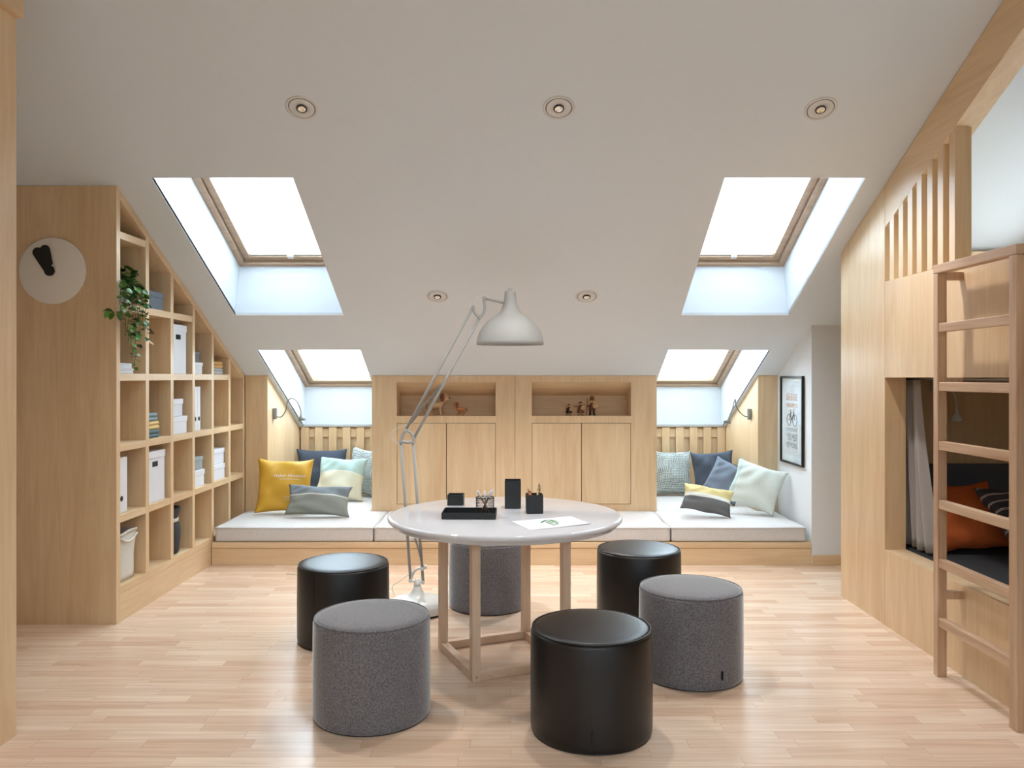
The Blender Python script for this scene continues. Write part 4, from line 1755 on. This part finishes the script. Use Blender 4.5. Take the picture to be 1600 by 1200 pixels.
def stick(name, p0, p1, r, mat, label, tip=None, tipm=None, tipr=None, group=None, cat='pencil', taper=True):
    p0, p1 = Vector(p0), Vector(p1)
    t = thing(name, label, cat, p0, group)
    d = (p1 - p0).normalized()
    L = (p1 - p0).length
    obj('shaft', MB().tube([p0, p0 + d * (L - .02)], r, 8), mat, t)
    obj('tip', MB().tube([p0 + d * (L - .02), p0 + d * (L - .008), p1], [r * (tipr or 1), r * (tipr or 1) * .8, r * .25], 8), tipm or mat, t)
    return t


pcx, pcy = .119, 4.03
for k, (dx, dy, dx2, dy2, h, mt, tm, lab) in enumerate((
        (-.01, .0, -.034, -.01, .128, M['pencil_orange'], M['brush_wood'], 'orange pencil leaning left in the square black cup'),
        (.0, .012, -.026, .012, .118, M['brush_wood'], M['brush_wood'], 'plain wooden pencil beside the orange one in the black cup'),
        (-.005, -.01, -.018, -.006, .112, M['pencil_red'], M['brush_wood'], 'short red pencil in the middle of the square black cup'),
        (.0, .0, .026, .01, .148, M['brush_wood'], M['pencil_purple'], 'tall purple tipped pencil at the right of the black cup'),
        (.005, -.008, .020, -.004, .132, M['towel_peach'], M['brush_wood'], 'pale pencil leaning right in the square black cup'),
        (.01, .012, .032, .016, .138, M['brush_dark'], M['brush_wood'], 'dark pencil at the right edge of the square black cup'))):
    stick('pencil', (pcx + dx, pcy + dy, TZ + .006), (pcx + dx2, pcy + dy2, TZ + h), .0036, mt, lab, tipm=tm, group='pencils in the black cup')

# wire mesh cup with pens
mcx, mcy, mr, mh_ = -.125, 3.895, .044, .092
zb0 = TZ + .0045
t = thing('mesh_cup', 'round wire mesh cup of white pens standing in the black tray', 'pen cup', (mcx, mcy, zb0))
m = MB()
for i in range(40):
    a = 2 * math.pi * i / 40
    for s in (.55, -.55):
        m.tube([(mcx + mr * math.cos(a + s * f), mcy + mr * math.sin(a + s * f), zb0 + mh_ * f) for f in (0, .2, .4, .6, .8, 1)], .00055, 3, caps=False)
obj('mesh', m, M['wire'], t)
m = MB()
for z, r_ in ((zb0 + .0015, .0022), (zb0 + mh_, .0026)):
    m.tube([(mcx + mr * math.cos(2 * math.pi * i / 40), mcy + mr * math.sin(2 * math.pi * i / 40), z) for i in range(40)], r_, 6, closed=True)
obj('rim', m, M['black_plastic'], t)
obj('base', MB().lathe([(0, 0), (mr, 0), (mr, .0015), (0, .0015)], 32, (mcx, mcy, zb0)), M['black_plastic'], t)
for k, (a, tilt_, h, lab) in enumerate(((200, .036, .128, 'white tipped pen leaning far left in the mesh cup'), (170, .030, .118, 'white tipped pen second from the left in the mesh cup'),
                                        (100, .010, .125, 'white tipped pen standing nearly upright in the mesh cup'), (20, .034, .128, 'white tipped pen leaning right, nearest the rim of the mesh cup'),
                                        (-10, .037, .134, 'white tipped pen leaning far right in the mesh cup'), (-30, .030, .126, 'white tipped pen at the front right of the mesh cup'))):
    a = R(a)
    c_, s_ = math.cos(a), math.sin(a)
    p0 = Vector((mcx - c_ * .028, mcy - s_ * .025, zb0 + .006))
    p1 = Vector((mcx + c_ * tilt_ * 1.15, mcy + s_ * tilt_ * .8, zb0 + h))
    tt = thing('pen', lab, 'pen', p0, 'pens in the mesh cup')
    dd = p1 - p0
    obj('barrel', MB().tube([p0, p0 + dd * .74], .0033, 8), M['brush_dark'], tt)
    obj('cap', MB().tube([p0 + dd * .74, p0 + dd * .76, p0 + dd * .95, p1], [.004, .0058, .0055, .0015], 10), M['white_plastic'], tt)

# paper with a drawing
def tp(px, py, z=TZ):
    d = (EYE - z) * F / (py - CY)
    return Vector(((px - CX) / F * d, d, z))


q = [tp(799, 815), tp(892, 807), tp(923, 819), tp(828, 829)]
t = thing('paper_sheet', 'white paper sheet with a green drawing on the round table', 'paper', (q[0] + q[2]) / 2)
m = MB()
NN = 12
g1, g2 = [], []
for i in range(NN + 1):
    for j in range(NN + 1):
        u, v = i / NN, j / NN
        p = q[0].lerp(q[1], u).lerp(q[3].lerp(q[2], u), v)
        z = TZ + .0010 + .006 * max(0, u + v - 1.35) ** 2
        g1.append(m.bm.verts.new((p.x, p.y, z)))
        g2.append(m.bm.verts.new((p.x, p.y, z + .0005)))
W = NN + 1
for i in range(NN):
    for j in range(NN):
        k4 = (i * W + j, (i + 1) * W + j, (i + 1) * W + j + 1, i * W + j + 1)
        m.bm.faces.new([g1[k] for k in k4])
        m.bm.faces.new([g2[k] for k in k4])
pp = obj('sheet', m, M['paper'], t)
m = MB()
for s in ([(845, 817), (851, 814), (858, 815), (864, 817)], [(846, 815.5), (852, 813), (860, 813), (867, 816), (870, 819), (866, 820.5), (861, 818.5), (853, 816)],
          [(859, 812.5), (866, 813.5), (872, 816.5), (871, 819)]):
    m.tube([tp(a, b, TZ + .0025) for a, b in s], .0022, 5)
obj('drawing', m, M['green_ink'], t)


# ------------------------------------------------------------ stools
def make_stool(kind):
    Rr, H = .242, .416
    t = thing('drum_stool', kind, 'stool', (0, 0, 0))
    mat = M['felt'] if kind == 'felt' else M['leather']
    obj('side', MB().lathe([(0, .004), (Rr - .006, .004), (Rr - .002, .010), (Rr, .03), (Rr + .001, .2), (Rr - .001, H - .024), (Rr - .005, H - .012), (0, H - .012)], 96), mat, t)
    obj('seat', MB().lathe([(0, H + .002), (Rr * .5, H + .001), (Rr - .05, H - .001), (Rr - .022, H - .004), (Rr - .011, H - .009), (Rr - .010, H - .014), (0, H - .014)], 96), mat, t)
    obj('piping', MB().tube([((Rr - .0075) * math.cos(2 * math.pi * i / 96), (Rr - .0075) * math.sin(2 * math.pi * i / 96), H - .0085) for i in range(96)], .0030, 8, closed=True), mat, t)
    obj('base_edge', MB().lathe([(0, 0), (Rr - .010, 0), (Rr - .004, .003), (Rr - .004, .006), (0, .006)], 96), M['black'], t)
    # seam down the side and a small fabric tab, both at local -y
    obj('seam', MB().box(-.0012, .0012, -Rr - .0016, -Rr + .01, .012, H - .02), M['black'] if kind == 'leather' else mat, t, bevel=.0005)
    obj('tab', MB().box(.002, .0055, -Rr - .013, -Rr + .002, .052, .092), M['black'], t, bevel=.001)
    return t


blk = make_stool('leather')
fel = make_stool('felt')
G = 'drum stools around the round table'
for first, (x, y), az, lab in (
        (1, (.321, 3.194), 0, 'black leather drum stool in the front, nearest the camera'),
        (0, (.744, 4.651), 20, 'black leather drum stool behind the grey one at the right'),
        (0, (-.897, 4.295), -38, 'black leather drum stool at the far left of the round table')):
    o = blk if first else dup(blk)
    o['label'] = lab
    o['group'] = G
    o.location = (x, y, 0)
    o.rotation_euler = (0, 0, R(az - math.degrees(math.atan2(x, y))))
for first, (x, y), az, lab in (
        (1, (-.58, 3.348), 120, 'grey felt drum stool at the front left of the table'),
        (0, (.853, 3.794), 33, 'grey felt drum stool at the right of the table'),
        (0, (-.138, 4.928), 160, 'grey felt drum stool behind the table, seen through its legs')):
    o = fel if first else dup(fel)
    o['label'] = lab
    o['group'] = G
    o.location = (x, y, 0)
    o.rotation_euler = (0, 0, R(az - math.degrees(math.atan2(x, y))))

# ------------------------------------------------------------ giant architect lamp
DL = 4.79
fl = thing('floor_lamp', 'tall grey architect floor lamp with sprung arms and a bell shade', 'lamp', at(652, 955, DL) * 1)
fl.location = (at(652, 950, DL).x, DL, 0)


def L2(px, py, dd=0):
    p = at(px, py, DL)
    p.y += dd
    return p


lxb = fl.location.x
obj('base', MB().lathe([(0, .012), (.182, .012), (.184, .02), (.180, .045), (.165, .066), (.13, .082), (.08, .094), (.045, .108), (.030, .128), (.024, .150), (.020, .152), (0, .152)], 72, (lxb, DL, 0)), M['lamp_white'], fl)
obj('base_pad', MB().lathe([(0, 0), (.172, 0), (.172, .013), (0, .013)], 48, (lxb, DL, 0)), M['black'], fl)
obj('neck', MB().lathe([(0, .152), (.021, .152), (.021, .176), (.015, .180), (.015, .196), (0, .196)], 28, (lxb, DL, 0)), M['lamp_white'], fl)
m = MB()
rr = .0088
off = .0
# lower fork and links
m.tube(bez([L2(641.5, 907), L2(646, 895), L2(652, 889), L2(660, 887.5)], 16), .0085, 8)
m.tube([L2(641.5, 907), L2(651, 909), L2(661, 909.5)], .0065, 8)
for p in (L2(641.5, 907), L2(661, 909.5), L2(660, 888), L2(664.5, 886)):
    m.tube([p + Vector((0, -.015, 0)), p + Vector((0, .015, 0))], .0110, 10)
m.tube([L2(660, 888), L2(664.5, 886)], .005, 8)
obj('lower_fork', m, M['lamp_white'], fl)
obj('lower_rod', MB().tube([L2(641.5, 907), L2(626.5, 689)], rr, 10), M['lamp'], fl)
obj('lower_rod', MB().tube([L2(661, 909), L2(645.5, 690)], rr, 10), M['lamp'], fl)


def spring(a, b, turns, r=.0062, wr=.0013, hook=.12):
    d = b - a
    q = d.normalized().to_track_quat('Z', 'Y').to_matrix()
    L = d.length
    n = turns * 6
    pts = [a]
    for i in range(n + 1):
        f = hook + (1 - 2 * hook) * i / n
        an = 2 * math.pi * i / 6
        pts.append(a + d * f + q @ Vector((r * math.cos(an), r * math.sin(an), 0)))
    pts.append(b)
    return MB().tube(pts, wr, 4)


for dd in (-.012, .012):
    obj('spring', spring(L2(662, 887, dd), L2(634, 790, dd), 46), M['steel'], fl)
m = MB()
for p in (L2(626.5, 689), L2(645.5, 690), L2(634, 672), L2(646.5, 685.5)):
    m.tube([p + Vector((0, -.015, 0)), p + Vector((0, .015, 0))], .0110, 10)
m.tube(bez([L2(626.5, 689), L2(629, 680), L2(634, 672)], 12), .0085, 8)
m.tube(bez([L2(634, 672), L2(642, 676), L2(646.5, 685.5), L2(645.5, 690)], 12), .0085, 8)
m.tube(bez([L2(626.5, 689), L2(636, 691.5), L2(645.5, 690)], 12), .0085, 8)
obj('elbow', m, M['lamp'], fl)
obj('upper_rod', MB().tube([L2(634, 672), L2(739, 480)], rr, 10), M['lamp'], fl)
obj('upper_rod', MB().tube([L2(646.5, 685.5), L2(750, 495)], rr, 10), M['lamp'], fl)
for dd in (-.012, .012):
    obj('spring', spring(L2(634, 671, dd), L2(697.5, 591, dd), 44), M['steel'], fl)
m = MB()
for p in (L2(739, 480), L2(750, 495), L2(756, 466)):
    m.tube([p + Vector((0, -.015, 0)), p + Vector((0, .015, 0))], .0105, 10)
m.tube(bez([L2(739, 480), L2(742, 489), L2(750, 495), L2(757, 484), L2(756, 466)], 20), .0085, 8)
m.tube([L2(756, 466), L2(788, 473)], .0075, 8)
obj('head_bracket', m, M['lamp'], fl)
m = MB()
m.tube(bez([L2(735, 486), L2(735, 477), L2(741, 466), L2(752, 460.5), L2(762, 464), L2(764, 467)], 24), .0022, 6)
m.tube(bez([L2(640, 664), L2(628, 666), L2(612, 675), L2(611, 684), L2(622, 694), L2(625, 697)], 24), .0022, 6)
m.tube(bez([L2(642, 909), L2(638, 899), L2(625, 908), L2(615, 914), L2(613, 921), Vector((-.71, 4.95, .004)), Vector((-.9, 5.4, .004)), Vector((-1.6, 5.7, .004))], 40), .0022, 6)
obj('cable', m, M['lamp_white'], fl)
k_ = DL / F
sx_ = at(797, 0, DL).x
zt_ = lambda y: EYE - (y - CY) * k_
sp_ = [(0, 451), (2.7, 451), (2.8, 455), (8.1, 455.2), (8.6, 458), (9.4, 468), (11.0, 476), (13.5, 483), (18, 489.5), (24, 494.5), (27.5, 496), (29, 497), (36, 502.5), (42.5, 510), (47.5, 518), (50.8, 527), (52.3, 534), (52.6, 538.5),
       (51.9, 538.7), (51.6, 534), (50.0, 527), (46.7, 518.5), (41.8, 510.8), (35.3, 503.6), (28, 498), (18, 492), (0, 490)]
obj('lamp_shade', MB().lathe([(r * k_, zt_(y)) for r, y in sp_], 72, (sx_, DL, 0)), M['lamp'], fl)
obj('bulb', MB().ball((sx_, DL, zt_(515)), (.03, .03, .038)), M['white_plastic'], fl)

# ------------------------------------------------------------ recessed spotlights in the slope
def spot_at(px, py):
    d = (Z0 - EYE + SL * Y0) / (SL - (py - CY) / F)
    return Vector(((px - CX) / F * d, d, zc(d)))


sp0_ = thing('recessed_spotlight', '', 'spotlight', (0, 0, 0), 'recessed spotlights in the sloping ceiling')
# local z points down out of the ceiling
obj('ring', MB().lathe([(.080, -.004), (.080, .0025), (.076, .004), (.068, .004), (.066, .0015), (.066, -.004), (.080, -.004)], 56), M['spot'], sp0_)
obj('gap', MB().lathe([(0, -.003), (.0665, -.003), (.0665, .0008), (0, .0008)], 40), M['dark_ring'], sp0_)
obj('plate', MB().lathe([(.0245, .0012), (.063, .0012), (.063, .003), (.060, .004), (.028, .0035), (.0245, .0012)], 48), M['spot'], sp0_)
obj('socket', MB().lathe([(0, .0012), (.0255, .0012), (.0265, .009), (.024, .0105), (.022, .004), (0, .004)], 32), M['dark_ring'], sp0_)
obj('bulb', MB().lathe([(0, .003), (.021, .004), (.022, .010), (.014, .013), (.010, .010), (0, .012)], 28), M['bulb'], sp0_)
rot = (math.pi - ANG, 0, 0)


def spot_light(p, watts=SPOT_W):
    ld_ = bpy.data.lights.new('spot_beam', 'SPOT')
    ld_.energy = watts
    ld_.color = (1.0, .98, .96)
    ld_.spot_size = R(125)
    ld_.spot_blend = 1.0
    ld_.shadow_soft_size = .06
    lo = bpy.data.objects.new('spot_beam', ld_)
    C.objects.link(lo)
    lo.location = p + Vector((0, 0, -.08))


for x_ in (-1.0, .24, 1.55):       # fill lamps added behind the camera, without fixtures
    spot_light(Vector((x_, .6, zc(3 - .6) - .01)), SPOT_W * .5)
spots = [(471.5, 168.5, 'recessed spotlight above the upper left roof window'), (873, 168.5, 'recessed spotlight at the top centre of the sloping ceiling'),
         (1282, 170, 'recessed spotlight above the upper right roof window'), (683.5, 463, 'small recessed spotlight left of the lamp shade, low on the slope'),
         (916.5, 463, 'small recessed spotlight right of the lamp shade, low on the slope')]
for i, (px, py, lab) in enumerate(spots):
    o = sp0_ if i == 0 else dup(sp0_)
    o['label'] = lab
    o.location = spot_at(px, py)
    o.rotation_euler = rot
    spot_light(spot_at(px, py))

# ------------------------------------------------------------ wooden toys in the niches
NZ = cz_(650)
ND = Y0 + .10


def toy_x(px):
    return (px - CX) / F * ND


def toy_dog(px, facing, h, mat, earm, label):
    """facing +1 looks right; origin at the feet centre"""
    x0 = toy_x(px)
    t = thing('toy_dog', label, 'toy', (x0, ND, NZ), 'wooden toy dogs in the left niche')
    f = facing
    s = h
    P = lambda x, y, z: Vector((x0 + f * x * s, ND + y * s, NZ + z * s))
    m = MB()
    # trunk
    m.tube([P(-.36, 0, .42), P(-.30, 0, .44), P(-.10, 0, .45), P(.12, 0, .47), P(.22, 0, .50), P(.27, 0, .52)], [.06 * s, .12 * s, .14 * s, .15 * s, .13 * s, .06 * s], 14)
    for lx_ in (-.26, .16):
        for ly in (-.10, .10):
            m.tube([P(lx_, ly, .42), P(lx_ - .03, ly, .24), P(lx_ + .02, ly, .08), P(lx_ + .02, ly, .0)], [.075 * s, .05 * s, .042 * s, .05 * s], 10)
            m.ball(P(lx_ + .05, ly, .035), (.07 * s, .045 * s, .035 * s))
    m.tube([P(.18, 0, .50), P(.28, 0, .68), P(.32, 0, .78)], [.11 * s, .09 * s, .08 * s], 12)
    m.ball(P(.33, 0, .82), (.19 * s, .17 * s, .18 * s))
    m.tube([P(.36, 0, .80), P(.48, 0, .76), P(.54, 0, .75)], [.11 * s, .085 * s, .06 * s], 12)
    obj('body', m, mat, t)
    m = MB()
    for ly in (-.14, .14):
        m.ball(P(.25, ly * 1.25, .80), (.10 * s, .035 * s, .19 * s))
    obj('ear', m, earm, t)
    obj('nose', MB().ball(P(.56, 0, .78), .032 * s), M['black'], t)
    obj('tail', MB().tube(bez([P(-.36, 0, .46), P(-.44, 0, .50), P(-.48, 0, .42), P(-.46, 0, .30)], 12), .022 * s, 8), earm, t)
    return t


toy_dog(719.5, -1, .115, M['toy_wood'], M['toy_walnut'], 'small brown wooden toy dog with dark ears in the left niche')
toy_dog(683, 1, .190, M['toy_pale'], M['toy_walnut'], 'large pale wooden toy dog behind the lamp arm in the left niche')


def toy_man(px, h, robe, robem, label, spear=0, horns=False, legs=.18, wd=.22):
    x0 = toy_x(px)
    t = thing('toy_warrior', label, 'toy', (x0, ND, NZ), 'wooden toy warriors in the right niche')
    s = h
    c = (x0, ND, NZ)
    hr = .10 * s
    zh = .78 * s if not horns else .70 * s
    rb0, rb1 = legs * s, zh - hr * .9
    obj('robe', MB().lathe([(0, rb0), (wd * s, rb0), (wd * s * .98, rb0 + .02 * s), (wd * s * .78, (rb0 + rb1) / 2), (wd * s * .48, rb1 - .02 * s), (0, rb1)], 24, c), robem, t)
    for sx in (-.09, .09):
        obj('leg', MB().tube([(x0 + sx * s, ND, NZ + .02 * s), (x0 + sx * s, ND, NZ + rb0 + .01 * s)], .05 * s, 10), M['black'] if horns else M['toy_pale'], t)
        obj('boot', MB().ball((x0 + sx * 1.3 * s, ND - .02 * s, NZ + .03 * s), (.075 * s, .09 * s, .032 * s)), M['black'], t)
    obj('head', MB().ball((x0, ND, NZ + zh), hr), M['toy_pale'], t)
    hl = MB()
    hl.lathe([(hr * 1.12, zh + hr * .15), (hr * 1.1, zh + hr * .5), (hr * .8, zh + hr * (1.1 if not horns else 1.9)), (hr * .3, zh + hr * (1.3 if not horns else 2.3)), (0, zh + hr * (1.35 if not horns else 2.35))], 20, c)
    hm_ = obj('helmet', hl, M['toy_walnut'], t)
    if horns:
        for sx in (-1, 1):
            obj('horn', MB().tube([(x0 + sx * hr * .8, ND, NZ + zh + hr * 1.7), (x0 + sx * hr * 1.3, ND, NZ + zh + hr * 2.1), (x0 + sx * hr * 1.2, ND, NZ + zh + hr * 2.7)], [.034 * s, .026 * s, .008 * s], 8), M['toy_pale'], hm_)
    sm = Matrix.Translation((x0 + .15 * s, ND - wd * s * 1.0, NZ + (rb0 + rb1) / 2 + .06 * s)) @ Matrix.Rotation(R(90), 4, 'X')
    obj('shield', MB().lathe([(0, -.012 * s), (.15 * s, -.012 * s), (.15 * s, .005 * s), (.03 * s, .012 * s), (.02 * s, .03 * s), (0, .032 * s)], 28, (0, 0, 0), sm), M['toy_pale'], t)
    arm = MB()
    zs = NZ + rb1 - .12 * s
    if spear == 2:
        arm.tube([(x0 - .08 * s, ND - .05 * s, zs), (x0 - .30 * s, ND - .12 * s, zs + .02 * s), (x0 - .48 * s, ND - .15 * s, zs + .03 * s)], .022 * s, 8)
        obj('sword', arm, M['toy_walnut'], t)
    else:
        arm.tube([(x0 - .08 * s, ND - .05 * s, zs), (x0 - .24 * s, ND - .1 * s, zs - .05 * s)], .035 * s, 8)
        arm.tube([(x0 - .26 * s, ND - .1 * s, NZ), (x0 - .24 * s, ND - .1 * s, NZ + .8 * s)], .016 * s, 6)
        obj('spear', arm, M['toy_walnut'], t)
    return t


toy_man(889, .108, 0, M['black'], 'smallest wooden toy warrior in a black robe, leftmost of the three', 1, wd=.26)
toy_man(907, .130, 0, M['toy_walnut'], 'middle wooden toy warrior pointing a sword to the left', 2, wd=.24)
toy_man(925, .178, 0, M['toy_walnut'], 'tallest wooden toy warrior with a horned helmet, rightmost of the three', 1, horns=True, legs=.24, wd=.17)
